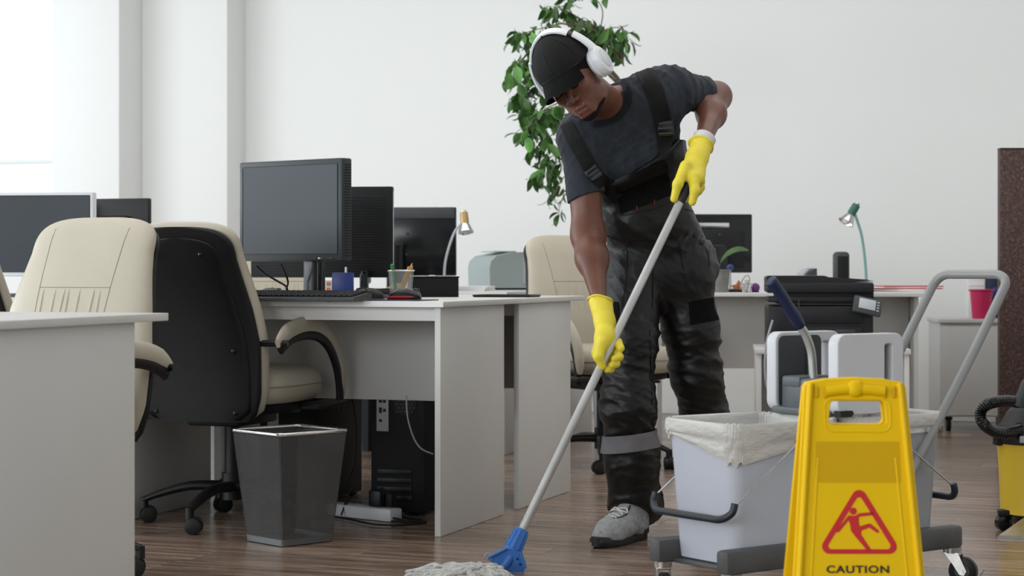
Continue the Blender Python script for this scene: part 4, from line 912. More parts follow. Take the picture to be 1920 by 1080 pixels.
place(flat_shape([[(q0[0] - .001, q0[1]), (q1[0] + .001, q0[1]), (q1[0] - .001, q1[1]), (q0[0] + .001, q1[1])]], .0004, 0), 'blank_label', 'amber', .0083)
def roundpoly(pts, r, n=6):
    out = []; m = len(pts)
    for i in range(m):
        p = Vector(pts[i]); a = (Vector(pts[i - 1]) - p).normalized(); b = (Vector(pts[(i + 1) % m]) - p).normalized()
        hal = a.angle(b) / 2; d = r / math.tan(hal); c = p + (a + b).normalized() * (r / math.sin(hal)); s, e = p + a * d - c, p + b * d - c
        a0 = math.atan2(s.y, s.x); a1 = math.atan2(e.y, e.x); da = (a1 - a0 + math.pi) % (2 * math.pi) - math.pi
        out += [(c.x + r * math.cos(a0 + da * k / n), c.y + r * math.sin(a0 + da * k / n)) for k in range(n + 1)]
    return out
to = [sg(1529, 1038.5), sg(1691, 1038.5), sg(1609.5, 906)]; ti = [sg(1547, 1029.5), sg(1673, 1029.5), sg(1609.5, 927)]
place(flat_shape([roundpoly(to, .0150), roundpoly(ti, .0065)], .0003, 0), 'warning_triangle', 'signred', .0085)
fg = [(1108,772),(1100,780),(1075,812),(1043,850),(1048,860),(1058,858),(1105,800),(1112,812),(1118,850),(1140,880),(1195,945),(1210,950),(1218,942),(1210,930),(1170,870),(1172,850),(1212,835),(1250,862),(1262,858),(1258,848),(1218,815),(1205,815),(1162,828),(1158,800),(1160,780),(1232,772),(1234,758),(1225,756),(1160,762),(1145,772),(1130,775)]
place(flat_shape([[sg(1180 + x / 2.7, 680 + y / 2.7) for x, y in fg]], .0003, 0), 'slipping_figure', 'signred', .0085)
place(flat_shape([[sg(1598.5 + 6.8 * math.cos(a), 958.5 + 6.8 * math.sin(a)) for a in [2 * math.pi * k / 20 for k in range(20)]]], .0003, 0), 'figure_head', 'signred', .0085)
# lettering
def text_mesh(s, size, ext, sx=1.0, bold=.0):
    cu = bpy.data.curves.new('txt', 'FONT'); cu.body = s; cu.size = size; cu.align_x = 'CENTER'; cu.extrude = ext; cu.offset = bold; cu.space_character = 1.12
    o = bpy.data.objects.new('txt', cu); C.objects.link(o); o.scale = (sx, 1, 1); dg = bpy.context.evaluated_depsgraph_get()
    me = bpy.data.meshes.new_from_object(o.evaluated_get(dg)); bpy.data.objects.remove(o); me.materials.clear(); return me
me = text_mesh('CAUTION', .0205, .0003, 1, .0006)
xs = [v.co.x for v in me.vertices]; ys = [v.co.y for v in me.vertices]; c0, c1 = sg(1548.5, 1074.5), sg(1665.5, 1060)
fx = (c1[0] - c0[0]) / (max(xs) - min(xs)); fy = (c1[1] - c0[1]) / (max(ys) - min(ys))
me.transform(T(c0[0], c0[1], 0) @ Matrix.Diagonal((fx, fy, 1, 1)) @ T(-min(xs), -min(ys), 0)); place(me, 'caution_lettering', 'signblack', .0086, smooth=False)
# rear leaf of the folding sign
SB = T(0, (SZ1 - SZ0) * 2 + .02, 0) @ Matrix.Rotation(R(90) + tilt, 4, 'X')
me = flat_shape([outer, hole], .006, .002); me.transform(SB); me.materials.append(M['yellow']); o = bpy.data.objects.new('rear_panel', me); C.objects.link(o); o.parent = sign

# ================================================================ MOP
mop = thing('mop', 'aluminium handled string mop with a blue clamp, pushed across the floor', 'mop', W(968, 1040, 5.42))
mb_ = mop.location; mop.location.z = 0; mb_ = mop.location
PT, PB = W(1281, 366, 5.735), W(976, 1000, 5.46)
bm = nb(); d_ = (PB - PT).normalized(); tube(bm, [PT - mb_, PB - mb_], .0125, 18); obj('pole', bm, 'alu', mop)
bm = nb(); tube(bm, [PT - d_ * .052 - mb_, PT - d_ * .046 - mb_, PT + d_ * .0 - mb_, PT + d_ * .022 - mb_, PT + d_ * .026 - mb_], [.010, .0155, .0155, .0150, .013], 18); obj('end_grip', bm, M['grip'], mop)
M['mopblue'] = mat('bright_blue_plastic', (.045, .17, .52), .38, spec=.5, var=.03)
bm = nb(); tube(bm, [PB - d_ * .012 - mb_, PB - d_ * .008 - mb_, PB + d_ * .045 - mb_, PB + d_ * .058 - mb_], [.0185, .020, .0245, .023], 24); cl_ = obj('clamp_collar', bm, M['mopblue'], mop)
af, bf_ = frame(d_)
for k in range(10):
    a = 2 * math.pi * k / 10; rv = af * math.cos(a) + bf_ * math.sin(a); bm = nb(); tube(bm, [PB + rv * .0195 - d_ * .006 - mb_, PB + rv * .0245 + d_ * .048 - mb_], .0032, 6); obj('collar_rib', bm, M['mopblue'], cl_)
# wing : fan shaped clamp plate below the collar
J = PB + d_ * .052
P_ = [W(x, y, 5.42) for x, y in ((950, 1028), (918, 1043), (914, 1049), (935, 1060), (965, 1077), (982, 1072), (986, 1054), (976, 1036), (962, 1030))]
bm = nb(); rings(bm, [[p - mb_ + Vector((0, -.008, 0)) for p in P_], [p - mb_ + Vector((0, .012, 0)) for p in P_]]); obj('clamp_wing', bm, M['mopblue'], mop, ang=30)
bm = nb(); tube(bm, [J - mb_, W(952, 1052, 5.41) - mb_, W(946, 1062, 5.41) - mb_], [.016, .013, .011], 12); obj('clamp_neck', bm, M['mopblue'], mop)
for ea, eb in (((950, 1028), (916, 1045)), ((976, 1036), (985, 1066))):
    bm = nb(); tube(bm, [W(*ea, 5.405) - mb_, W(*eb, 5.405) - mb_], .005, 8); obj('wing_rib', bm, M['mopblue'], mop)
bm = nb(); c_ = W(916, 1044, 5.41) - mb_; tube(bm, [c_ + Vector((.011 * math.cos(a), 0, .011 * math.sin(a))) for a in [2 * math.pi * k / 18 for k in range(18)]], .0014, 6, closed=True); obj('spring_ring', bm, 'steel', mop)
for px_, py_ in ((975, 1058), (970, 1048)):
    bm = nb(); sph(bm, W(px_, py_, 5.408) - mb_, .003, 8, 6); obj('rivet', bm, 'blackpl', mop)
M['cotton'] = mat('wet_grey_cotton', (.60, .60, .575), .95, spec=.1, bump=1.0, bscale=170, var=.22, vscale=38)
mc = W(872, 1085, 5.24); mc.z = 0; bm = nb()
# woven head: overlapping flattened yarn loops lying on the floor
for k in range(230):
    ang_ = rnd.uniform(R(120), R(285)) if k % 4 else rnd.uniform(R(95), R(330)); st_p = Vector((rnd.uniform(.00, .085), rnd.uniform(-.03, .05), rnd.uniform(.022, .040)))
    L_ = rnd.uniform(.10, .225) * (1 - .30 * abs(math.sin(ang_))) * (1 if math.cos(ang_) < 0 else .55)
    pts = [st_p]; cv = rnd.uniform(-.9, .9); wv_ = rnd.uniform(-.02, .02)
    for i in range(1, 7):
        f = i / 6; pts.append(Vector((st_p.x + L_ * f * math.cos(ang_ + cv * f) + wv_ * math.sin(6 * f), st_p.y + .8 * L_ * f * math.sin(ang_ + cv * f), max(.008, st_p.z * (1 - f ** 3 * .8) + rnd.uniform(-.005, .005)))))
    tube(bm, [mc + p - mb_ for p in smooth_path(pts, 3)], rnd.uniform(.006, .011), 6, flat=.7)
o = obj('cotton_strands', bm, 'cotton', mop, ang=80); o['kind'] = 'stuff'

# ================================================================ VACUUM CLEANER
vz = 6.30; vx = (1946 - 960) / FPX * vz
M['vacyellow'] = mat('vacuum_yellow_plastic', (.80, .56, .05), .38, spec=.45)
vc = thing('vacuum_cleaner', 'yellow and black drum vacuum cleaner with a coiled hose, right edge', 'vacuum cleaner', (vx, vz, 0), R(-10))
bm = nb(); lathe(bm, [(.112, .052), (.122, .056), (.120, .075), (.126, .20), (.130, .262), (.133, .283), (.128, .286)], 40); obj('drum', bm, M['vacyellow'], vc)
bm = nb(); lathe(bm, [(.128, .283), (.141, .286), (.143, .315), (.138, .330), (.118, .348), (.098, .385), (.072, .410), (.05, .418), (.0, .42)], 40, cap=False); obj('motor_head', bm, 'blackpl', vc)
bm = nb(); tube(bm, smooth_path([(-.07, 0, .40), (-.05, -.02, .45), (.0, -.03, .47), (.06, -.02, .45), (.08, 0, .40)], 5), .014, 12); obj('carry_handle', bm, 'blackpl', vc)
for a in (200, 290):
    bm = nb(); c = Vector((math.cos(R(a)) * .140, math.sin(R(a)) * .140, .300)); bx(bm, (0, 0, 0), (.022, .04, .045), .005, mx=T(*c) @ Rz(R(a))); obj('latch', bm, 'blackgl', vc)
bm = nb(); bx(bm, (0, 0, 0), (.012, .10, .022), .003, mx=T(math.cos(R(262)) * .142, math.sin(R(262)) * .142, .305) @ Rz(R(262))); obj('front_badge', bm, 'greypl', vc)
for a in (205, 290, 25, 115):
    d = Vector((math.cos(R(a)), math.sin(R(a)), 0)); bm = nb(); bx(bm, d * .118 + Vector((0, 0, .058)), (.05, .05, .022), .006); cyl(bm, d * .125 + Vector((0, 0, .03)), d * .125 + Vector((0, 0, .06)), .010, n=10); wa = obj('wheel_arm', bm, 'blackpl', vc)
    e_ = Vector((-d.y, d.x, 0)); bm = nb(); q = d * .125 + Vector((0, 0, .027)); tube(bm, [q - e_ * .014, q - e_ * .011, q + e_ * .011, q + e_ * .014], [.022, .027, .027, .022], 20); obj('wheel', bm, 'blackgl', wa)
def vp(px, py, z): p = W(px, py, z) - vc.location; return Rz(R(10)) @ p
hpth = smooth_path([vp(1990, 770, 6.25), vp(1950, 752, 6.22), vp(1915, 754, 6.18), (vp(1885, 752, 6.14)), vp(1855, 757, 6.12), vp(1839, 772, 6.12), vp(1842, 792, 6.12), vp(1862, 808, 6.14), vp(1890, 812, 6.17), vp(1915, 806, 6.22)], 12)
bm = nb(); tube(bm, hpth, [.0165 if k % 2 else .0195 for k in range(len(hpth))], 12); obj('hose', bm, 'blackgl', vc, ang=20)
bm = nb(); tube(bm, [vp(1912, 806, 6.22), vp(1935, 800, 6.28)], [.024, .026], 16); obj('hose_cuff', bm, 'blackpl', vc)
bm = nb(); tube(bm, [vp(1908, 762, 6.15), vp(1925, 720, 6.15), vp(1960, 690, 6.15)], [.018, .018, .018], 12); obj('wand', bm, 'darkgrey', vc)
nz = thing('floor_tool', 'grey steel floor tool lying by the vacuum cleaner wheel', 'vacuum tool', floor_at(1925, 1008), R(-25))
bm = nb(); rings(bm, [[(-a, y, 0), (a, y, 0), (a * .9, y, h_), (-a * .9, y, h_)] for y, a, h_ in ((-.05, .085, .010), (0, .06, .028), (.05, .03, .05), (.09, .022, .055))]); obj('tool_body', bm, 'steel', nz)
bm = nb(); cyl(bm, (0, .085, .03), (.0, .16, .07), .018, n=14); obj('tool_neck', bm, 'blackpl', nz)
# ================================================================ THE CLEANER : smooth implicit surfaces meshed on a grid
class Field:
    def __init__(s, xs, ys, zs):
        s.ax = [np.asarray(a, np.float32) for a in (xs, ys, zs)]; s.F = np.full([len(a) for a in s.ax], .25, np.float32)
    def _sub(s, lo, hi):
        sl = [slice(max(np.searchsorted(a, l) - 1, 0), np.searchsorted(a, h) + 1) for a, l, h in zip(s.ax, lo, hi)]
        X = s.ax[0][sl[0]][:, None, None]; Y = s.ax[1][sl[1]][None, :, None]; Z = s.ax[2][sl[2]][None, None, :]
        return tuple(sl), X, Y, Z
    def _join(s, sl, d, k, op):
        A_ = s.F[sl]
        if op == 'sub':
            h = np.maximum(k - np.abs(A_ + d), 0) / k; s.F[sl] = np.maximum(A_, -d) + h * h * k * .25
        else:
            h = np.maximum(k - np.abs(A_ - d), 0) / k; s.F[sl] = np.minimum(A_, d) - h * h * k * .25
    def cap(s, a, b, r1, r2=None, k=.02, op='add', mg=.06):
        a, b = Vector(a), Vector(b); r2 = r1 if r2 is None else r2; m = max(r1, r2) + mg
        sl, X, Y, Z = s._sub([min(a[i], b[i]) - m for i in range(3)], [max(a[i], b[i]) + m for i in range(3)])
        ab = b - a; L2 = max(ab.length_squared, 1e-9)
        t = np.clip(((X - a.x) * ab.x + (Y - a.y) * ab.y + (Z - a.z) * ab.z) / L2, 0, 1)
        d = np.sqrt((X - a.x - t * ab.x) ** 2 + (Y - a.y - t * ab.y) ** 2 + (Z - a.z - t * ab.z) ** 2) - (r1 + (r2 - r1) * t)
        s._join(sl, d.astype(np.float32), k, op); return s
    def ell(s, c, r, fr=None, k=.02, op='add', mg=.05):
        c = Vector(c); m = max(r) + mg; sl, X, Y, Z = s._sub([c[i] - m for i in range(3)], [c[i] + m for i in range(3)])
        fr = fr or (Vector((1, 0, 0)), Vector((0, 1, 0)), Vector((0, 0, 1))); q = [(X - c.x) * f.x + (Y - c.y) * f.y + (Z - c.z) * f.z for f in fr]
        k0 = np.sqrt(sum((q[i] / r[i]) ** 2 for i in range(3))); k1 = np.sqrt(sum((q[i] / r[i] ** 2) ** 2 for i in range(3))) + 1e-6
        s._join(sl, (k0 * (k0 - 1) / k1).astype(np.float32), k, op); return s
    def plane(s, p, n):   # keep the side the normal points away from
        n = Vector(n).normalized(); X, Y, Z = s.ax[0][:, None, None], s.ax[1][None, :, None], s.ax[2][None, None, :]
        s.F = np.maximum(s.F, ((X - p[0]) * n.x + (Y - p[1]) * n.y + (Z - p[2]) * n.z).astype(np.float32)); return s
    def wave(s, fn):
        X, Y, Z = s.ax[0][:, None, None], s.ax[1][None, :, None], s.ax[2][None, None, :]
        m = np.abs(s.F) < .04; I = np.nonzero(m); s.F[I] += fn(s.ax[0][I[0]], s.ax[1][I[1]], s.ax[2][I[2]]).astype(np.float32); return s
    def mesh(s):
        F = s.F; ins = F < 0; n = F.shape; cnt = np.zeros([k - 1 for k in n], np.float32); acc = [cnt.copy() for _ in range(3)]
        def gi(o): return tuple(slice(o[i], n[i] - 1 + o[i]) for i in range(3))
        any_ = np.zeros_like(cnt, bool); all_ = np.ones_like(cnt, bool)
        for o in np.ndindex(2, 2, 2): any_ |= ins[gi(o)]; all_ &= ins[gi(o)]
        act = any_ & ~all_; I = np.nonzero(act); N = len(I[0]); P = np.zeros((N, 3)); c = np.zeros(N)
        for axis in range(3):
            for o in np.ndindex(2, 2, 2):
                if o[axis]: continue
                o2 = list(o); o2[axis] = 1; i0 = tuple(I[q] + o[q] for q in range(3)); i1 = tuple(I[q] + o2[q] for q in range(3))
                f0, f1 = F[i0], F[i1]; cr = (f0 < 0) != (f1 < 0); t = np.where(cr, f0 / np.where(cr, f0 - f1, 1), 0)
                for q in range(3):
                    a0 = s.ax[q][i0[q]]; a1 = s.ax[q][i1[q]]; P[:, q] += np.where(cr, a0 + (a1 - a0) * t, 0)
                c += cr
        P /= c[:, None]; idx = np.full(act.shape, -1, np.int64); idx[I] = np.arange(N); faces = []
        for axis in range(3):
            u, v = (axis + 1) % 3, (axis + 2) % 3
            sl0 = [slice(1, n[q] - 1) for q in range(3)]; sl1 = list(sl0); sl0[axis] = slice(0, n[axis] - 1); sl1[axis] = slice(1, n[axis])
            A_, B_ = ins[tuple(sl0)], ins[tuple(sl1)]; E = np.nonzero(A_ != B_); E = [E[q] + (0 if q == axis else 1) for q in range(3)]
            def cell(du, dv): k = list(E); k[u] = k[u] - du; k[v] = k[v] - dv; return idx[tuple(k)]
            q4 = np.stack([cell(0, 0), cell(1, 0), cell(1, 1), cell(0, 1)], 1); fl_ = ins[tuple(E)]; q4[~fl_] = q4[~fl_][:, ::-1]; faces.append(q4)
        return P, np.concatenate(faces)
def ax(lo, hi, h, fine=None, hf=None):
    if not fine: return np.arange(lo, hi, h)
    return np.concatenate([np.arange(lo, fine[0], h), np.arange(fine[0], fine[1], hf), np.arange(fine[1], hi, h)])
def fobj(name, fld, m, parent, loc):
    P, Fc = fld.mesh(); me = bpy.data.meshes.new(name); P = P - np.array(loc)
    me.vertices.add(len(P)); me.vertices.foreach_set('co', P.astype(np.float32).ravel()); me.loops.add(len(Fc) * 4); me.loops.foreach_set('vertex_index', Fc.astype(np.int32).ravel())
    me.polygons.add(len(Fc)); me.polygons.foreach_set('loop_start', np.arange(0, len(Fc) * 4, 4, dtype=np.int32)); me.update(calc_edges=True); me.validate()
    me.materials.append(M[m]); me.shade_smooth(); o = bpy.data.objects.new(name, me); C.objects.link(o); o.parent = parent; return o

def folds(x, y, z, seed, freq, aniso=(0, 0, 1), n=7):
    """irregular cloth folds: warped ridges fading in and out"""
    g = random.Random(seed); out = 0
    a0 = Vector(aniso).normalized()
    for i in range(n):
        d = (a0 + Vector((g.gauss(0, .38), g.gauss(0, .38), g.gauss(0, .38)))).normalized(); f = freq * g.uniform(.6, 1.7); w1, w2, w3 = [g.uniform(5, 13) for _ in range(3)]; p1, p2, p3 = [g.uniform(0, 6) for _ in range(3)]
        ph = f * (d.x * x + d.y * y + d.z * z) + 1.7 * np.sin(w1 * x + w2 * z + p1) + 1.2 * np.sin(w3 * z - w1 * y + p2)
        mask = np.clip(.5 + .8 * np.sin(w2 * x * 1.2 + w3 * z * .8 + p3) * np.sin(w1 * z * .9 + w3 * y + p1), 0, 1)
        r_ = np.sin(ph); out = out + mask * (1 - np.abs(r_)) ** 1.6 * (40 / (f + 10)) ** .3
    return out / n - .25

M['skin'] = mat('deep_brown_skin', (.150, .058, .038), .40, spec=.45, bump=.08, bscale=160, var=.16, vscale=14, sss=.05)
M['lip'] = mat('lip_skin', (.17, .060, .055), .38, spec=.45)
M['hair'] = mat('short_black_hair', (.010, .008, .008), .85, spec=.2, bump=.6, bscale=420)
M['shirt'] = mat('charcoal_blue_cotton', (.026, .031, .040), .82, spec=.25, bump=.12, bscale=420, var=.12, vscale=9, sheen=.06)
M['overall'] = mat('black_satin_workwear', (.0058, .0058, .0062), .40, spec=.45, bump=.16, bscale=55, var=.10, vscale=6)
M['overallm'] = mat('matte_black_workwear_patch', (.006, .006, .0065), .75, spec=.25, bump=.1, bscale=90)
M['strap'] = mat('black_webbing', (.018, .018, .019), .6, spec=.35, bump=.2, bscale=380)
M['reflect'] = mat('grey_reflective_tape', (.36, .35, .37), .45, spec=.4, var=.10, vscale=14, bump=.1)
M['capb'] = mat('black_cap_cotton', (.0105, .0105, .011), .80, spec=.25, bump=.10, bscale=380, var=.15, vscale=12)
M['glove'] = mat('yellow_rubber_glove', (.80, .66, .055), .50, spec=.4, bump=.22, bscale=60, var=.05, vscale=18)
M['hpwhite'] = mat('white_headphone_plastic', (.80, .81, .84), .30, spec=.5)
M['hpgrey'] = mat('pale_grey_disc', (.62, .65, .69), .3, spec=.5)
M['knit'] = mat('grey_knit_shoe', (.40, .415, .425), .85, spec=.25, bump=.6, bscale=520, var=.22, vscale=90)
M['lace'] = mat('white_lace', (.66, .66, .64), .8); M['soleb'] = mat('black_rubber_sole', (.012, .012, .013), .6)

man = thing('person', 'person in black cap, dark T-shirt, black overalls and yellow gloves, bending to mop', 'person', (.46, 6.08, 0), 0)
ML = man.location.copy()
shR, shL = W(1088, 256, 5.93), W(1262, 168, 6.02)
elR, wrR = W(1103, 442, 5.88), W(1124, 566, 5.69)
elL, wrL = W(1344, 181, 6.20), W(1318, 268, 5.86)
nk = W(1163, 190, 5.93); HC = W(1073, 145.6, 5.718)
HL, HFv, HU = Vector((.7466, -.4826, .4579)), Vector((-.2232, -.8301, -.5110)), Vector((-.6267, -.2793, .7275))
def H(l, f, u): return HC + HL * l + HFv * f + HU * u
HFR = (HL, HFv, HU)
hipR, hipL = W(1188, 508, 6.10), W(1282, 508, 6.12)
def torso(f, o, low=True):
    f.cap(W(1190, 405, 6.06), W(1232, 402, 6.07), .095 + o, k=.05)
    f.cap(W(1158, 305, 6.01), W(1216, 285, 6.03), .110 + o, k=.06)
    f.cap(W(1128, 240, 5.97), W(1225, 195, 6.00), .103 + o, k=.06)
    f.cap(shR, shL, .068 + o, k=.05); f.cap(nk, W(1240, 165, 6.02), .050 + o, .052 + o, k=.05); f.cap(nk, W(1105, 245, 5.95), .045 + o, .045 + o, k=.05)
    if low: f.cap(hipR, hipL, .088 + o, k=.05)
# ---- body (one continuous surface, fine around the head)
bf_ = Field(ax(.12, .86, .008, (.12, .36), .0028), ax(5.50, 6.50, .008, (5.52, 5.92), .0028), ax(.06, 1.62, .008, (1.24, 1.62), .0028))
torso(bf_, -.018)
for a, b, r1, r2 in ((shR, elR, .054, .046), (elR, elR.lerp(wrR, .35), .047, .044), (elR.lerp(wrR, .35), wrR, .044, .021), (shL, elL, .055, .041), (elL, elL.lerp(wrL, .4), .041, .040), (elL.lerp(wrL, .4), wrL, .040, .023),
                     (wrR, W(1128, 640, 5.62), .019, .017), (wrL, W(1300, 320, 5.775), .022, .018)):
    bf_.cap(a, b, r1, r2, k=.040 if r1 > .035 else .015)
for a, b, c in ((hipR, W(1178, 700, 6.0), W(1190, 965, 6.08)), (hipL, W(1302, 690, 6.15), W(1345, 930, 6.29))):
    bf_.cap(a, b, .078, .055, k=.04); bf_.cap(b, c, .055, .038, k=.03)
bf_.cap(H(0, -.030, -.055), nk + Vector((-.02, .02, -.02)), .054, .050, k=.03)
bf_.cap(H(.02, .0, -.07), W(1138, 205, 5.93), .040, .036, k=.03)
E_ = lambda c, r, k=.015, op='add': bf_.ell(H(*c), r, HFR, k, op)
E_((0, -.012, .032), (.077, .096, .092)); E_((0, .028, -.040), (.060, .064, .078), .03); E_((0, .063, -.100), (.026, .022, .020), .03)
for s in (-1, 1):
    E_((s * .042, .052, -.026), (.020, .020, .018), .02); E_((s * .045, .010, -.078), (.018, .034, .024), .03); E_((s * .031, .097, .004), (.016, .014, .012), .012, 'sub'); E_((s * .031, .079, .003), (.0150, .0135, .0125), .003)
    E_((s * .078, -.010, -.008), (.008, .017, .028), .006)
bf_.cap(H(-.040, .078, .024), H(.040, .078, .024), .011, k=.016)
bf_.cap(H(0, .088, .012), H(0, .110, -.030), .0075, .0110, k=.012)
for s in (-1, 1): bf_.ell(H(s * .0135, .100, -.034), (.0085, .0105, .0080), HFR, .006)
bf_.cap(H(-.017, .084, -.067), H(.017, .084, -.067), .0078, k=.010); bf_.cap(H(-.014, .082, -.080), H(.014, .082, -.080), .0080, k=.010)
bf_.cap(H(-.022, .093, -.0735), H(.022, .093, -.0735), .0018, k=.004, op='sub')
body = fobj('body', bf_, 'skin', man, ML); print('body', len(body.data.polygons))
def mini(name, m, fn, lo, hi, h, par=None):
    f = Field(ax(lo[0], hi[0], h), ax(lo[1], hi[1], h), ax(lo[2], hi[2], h)); fn(f); return fobj(name, f, m, par or body, ML)
hl, hh = HC - Vector((.17, .17, .17)), HC + Vector((.17, .17, .17))
def lips(f):
    f.cap(H(-.016, .0865, -.066), H(.016, .0865, -.066), .0062, k=.004); f.cap(H(-.006, .088, -.065), H(.006, .088, -.065), .0066, k=.004); f.cap(H(-.013, .0855, -.080), H(.013, .0855, -.080), .0072, k=.004); f.cap(H(-.026, .092, -.0732), H(.026, .092, -.0732), .0020, k=.003, op='sub')
mini('lips', 'lip', lips, H(0, .08, -.07) - Vector((.05,) * 3), H(0, .08, -.07) + Vector((.05,) * 3), .002)
def hair(f):
    f.ell(H(0, -.014, .032), (.0795, .098, .094), HFR, .01); f.plane(H(0, .066, .0), HFv); f.plane(H(0, -.02, -.035), -(HU) - HFv * .35)
mini('short_hair', 'hair', hair, hl, hh, .004)
def beard(f):
    f.ell(H(0, .028, -.040), (.0625, .0665, .0805), HFR, .02); f.ell(H(0, .063, -.100), (.0285, .0245, .0225), HFR, .03)
    for s in (-1, 1): f.ell(H(s * .045, .010, -.078), (.0205, .0365, .0265), HFR, .03)
    G = Field(*f.ax)
    for s in (-1, 1): G.cap(H(s * .072, -.008, -.030), H(s * .060, .015, -.088), .008, .014, k=.01); G.cap(H(s * .060, .015, -.092), H(s * .022, .078, -.124), .015, .015, k=.01)
    G.cap(H(-.02, .085, -.116), H(.02, .085, -.116), .016, k=.01)
    f.F = np.maximum(f.F, G.F)
mini('beard', 'hair', beard, hl, hh, .0035)
for s in (-1, 1):
    bm = nb(); tube(bm, [H(s * x, y, z) - ML for x, y, z in ((.014, .0915, .019), (.028, .0915, .0235), (.044, .079, .0205), (.052, .070, .015))], [.0022, .0036, .0032, .0015], 8); obj('eyebrow', bm, 'hair', body)
    bm = nb(); tube(bm, [H(s * x, y, z) - ML for x, y, z in ((.018, .0885, -.003), (.026, .0925, -.0062), (.036, .0915, -.0062), (.045, .083, -.002))], .0014, 6); obj('eyelashes', bm, 'hair', body)
# ---- cap
def capf(f):
    f.ell(H(0, -.016, .046), (.0900, .110, .101), HFR, .01); f.plane(H(0, .09, .033), -(HU) - HFv * .06)
    f.wave(lambda x, y, z: .0012 * np.sin(60 * (x - HC.x) + 40 * (z - HC.z)) )
cp_ = mini('cap', 'capb', capf, hl, hh + Vector((0, 0, .03)), .0032, man)
bm = nb(); rows = []
for j in range(11):
    r_ = j / 10; row = []
    for i in range(25):
        a = -1 + 2 * i / 24; an = R(-9) + a * R(55); l0, f0 = .0885 * math.sin(an), -.016 + .1085 * math.cos(an)
        out = .094 * (1 - abs(a) ** 2.8) * r_
        row.append(bm.verts.new(H(l0 * (1 - .06 * r_), f0 + out, .056 - .017 * (abs(a) ** 1.8) - .012 * r_ - (.040 if a < 0 else .020) * r_ * abs(a) ** 1.5 - .012 * r_ * r_) - ML))
    rows.append(row)
for j in range(10):
    for i in range(24): bm.faces.new((rows[j][i], rows[j][i + 1], rows[j + 1][i + 1], rows[j + 1][i]))
bmesh.ops.solidify(bm, geom=bm.faces[:], thickness=.0035); obj('visor', bm, 'capb', cp_, ang=60)
bm = nb(); sph(bm, H(0, -.016, .1475) - ML, .0065, 12, 8); obj('cap_button', bm, 'capb', cp_)
for a in (0, 60, 120):
    bm = nb(); pts = []
    for k in range(15):
        th = R(-82 + 164 * k / 14); ca, sa = math.cos(R(a)), math.sin(R(a)); x = math.sin(th) * .0906 * sa; y = math.sin(th) * .1106 * ca; pts.append(H(x, -.016 + y, .046 + .1014 * math.cos(th)) - ML)
    tube(bm, pts, .0011, 5); obj('cap_seam', bm, 'strap', cp_)
bm = nb(); tube(bm, [H(.0895 * math.sin(R(q)), -.016 + .1095 * math.cos(R(q)), .055 - .017 * (abs(q + 9) / 66) ** 1.8) - ML for q in range(-66, 60, 9)], .0016, 6); obj('cap_seam', bm, 'strap', cp_)
# ---- headphones
hp_ = thing('headphones', 'white over-ear headphones worn over the black cap', 'headphones', HC, 0)
for s in (-1, 1):
    far_ = s < 0
    mxh = Matrix.Translation(H(s * (.078 if s > 0 else .070), -.012 if s > 0 else -.022, -.008 if s > 0 else .012) - HC) @ Matrix([[HL.x * s, HFv.x, HU.x, 0], [HL.y * s, HFv.y, HU.y, 0], [HL.z * s, HFv.z, HU.z, 0], [0, 0, 0, 1]]) @ Matrix.Rotation(R(90), 4, 'Y') @ Matrix.Diagonal((1.12, .96, .62 if far_ else 1, 1))
    bm = nb(); lathe(bm, [(.030, -.006), (.040, .0), (.0435, .008), (.040, .016)], 36, mx=mxh); obj('ear_cushion', bm, 'hpwhite', hp_)
    bm = nb(); lathe(bm, [(.038, .014), (.0430, .017), (.0435, .028), (.040, .036), (.030, .0405), (.0, .041)], 36, mx=mxh); ec = obj('ear_cup', bm, 'hpwhite', hp_)
    bm = nb(); lathe(bm, [(.0270, .0405), (.0270, .0425), (.0255, .0432), (.0, .0432)], 32, mx=mxh); obj('ear_cup_disc', bm, M['hpgrey'], ec)
    bm = nb(); sph(bm, (.036, -.004, .035), .0022, 8, 6, mx=mxh); obj('indicator_light', bm, M['hpwhite'], ec)
def hb(t, r=.0985, rh=.146): return H(r * math.sin(t) * 1.06, -.030 + .014 * abs(math.sin(t)), .010 + rh * math.cos(t) - .002)
def band(name, t0, t1, w0, w1, th, m, off=0):
    bm = nb(); rr = []
    for k in range(25):
        t = t0 + (t1 - t0) * k / 24; p = hb(t, .0985 + off, .146 + off) - HC; d = (hb(t + .01) - hb(t - .01)).normalized(); nrm = HFv.cross(d).normalized(); w_ = w0 + (w1 - w0) * abs(k / 24)
        rr.append([p + HFv * x * w_ + nrm * y * th for x, y in ((-1, -.6), (-1, .6), (-.8, 1), (.8, 1), (1, .6), (1, -.6), (.8, -1), (-.8, -1))])
    rings(bm, rr); return obj(name, bm, m, hp_, ang=50)
band('headband', R(-50), R(42), .0150, .0150, .0045, 'hpwhite'); band('adjuster', R(40), R(52), .0125, .0125, .0036, 'blackpl'); band('headband_arm', R(49), R(100), .0145, .024, .0048, 'hpwhite', .004); band('headband_arm', R(-49), R(-100), .0145, .024, .0048, 'hpwhite', .004)

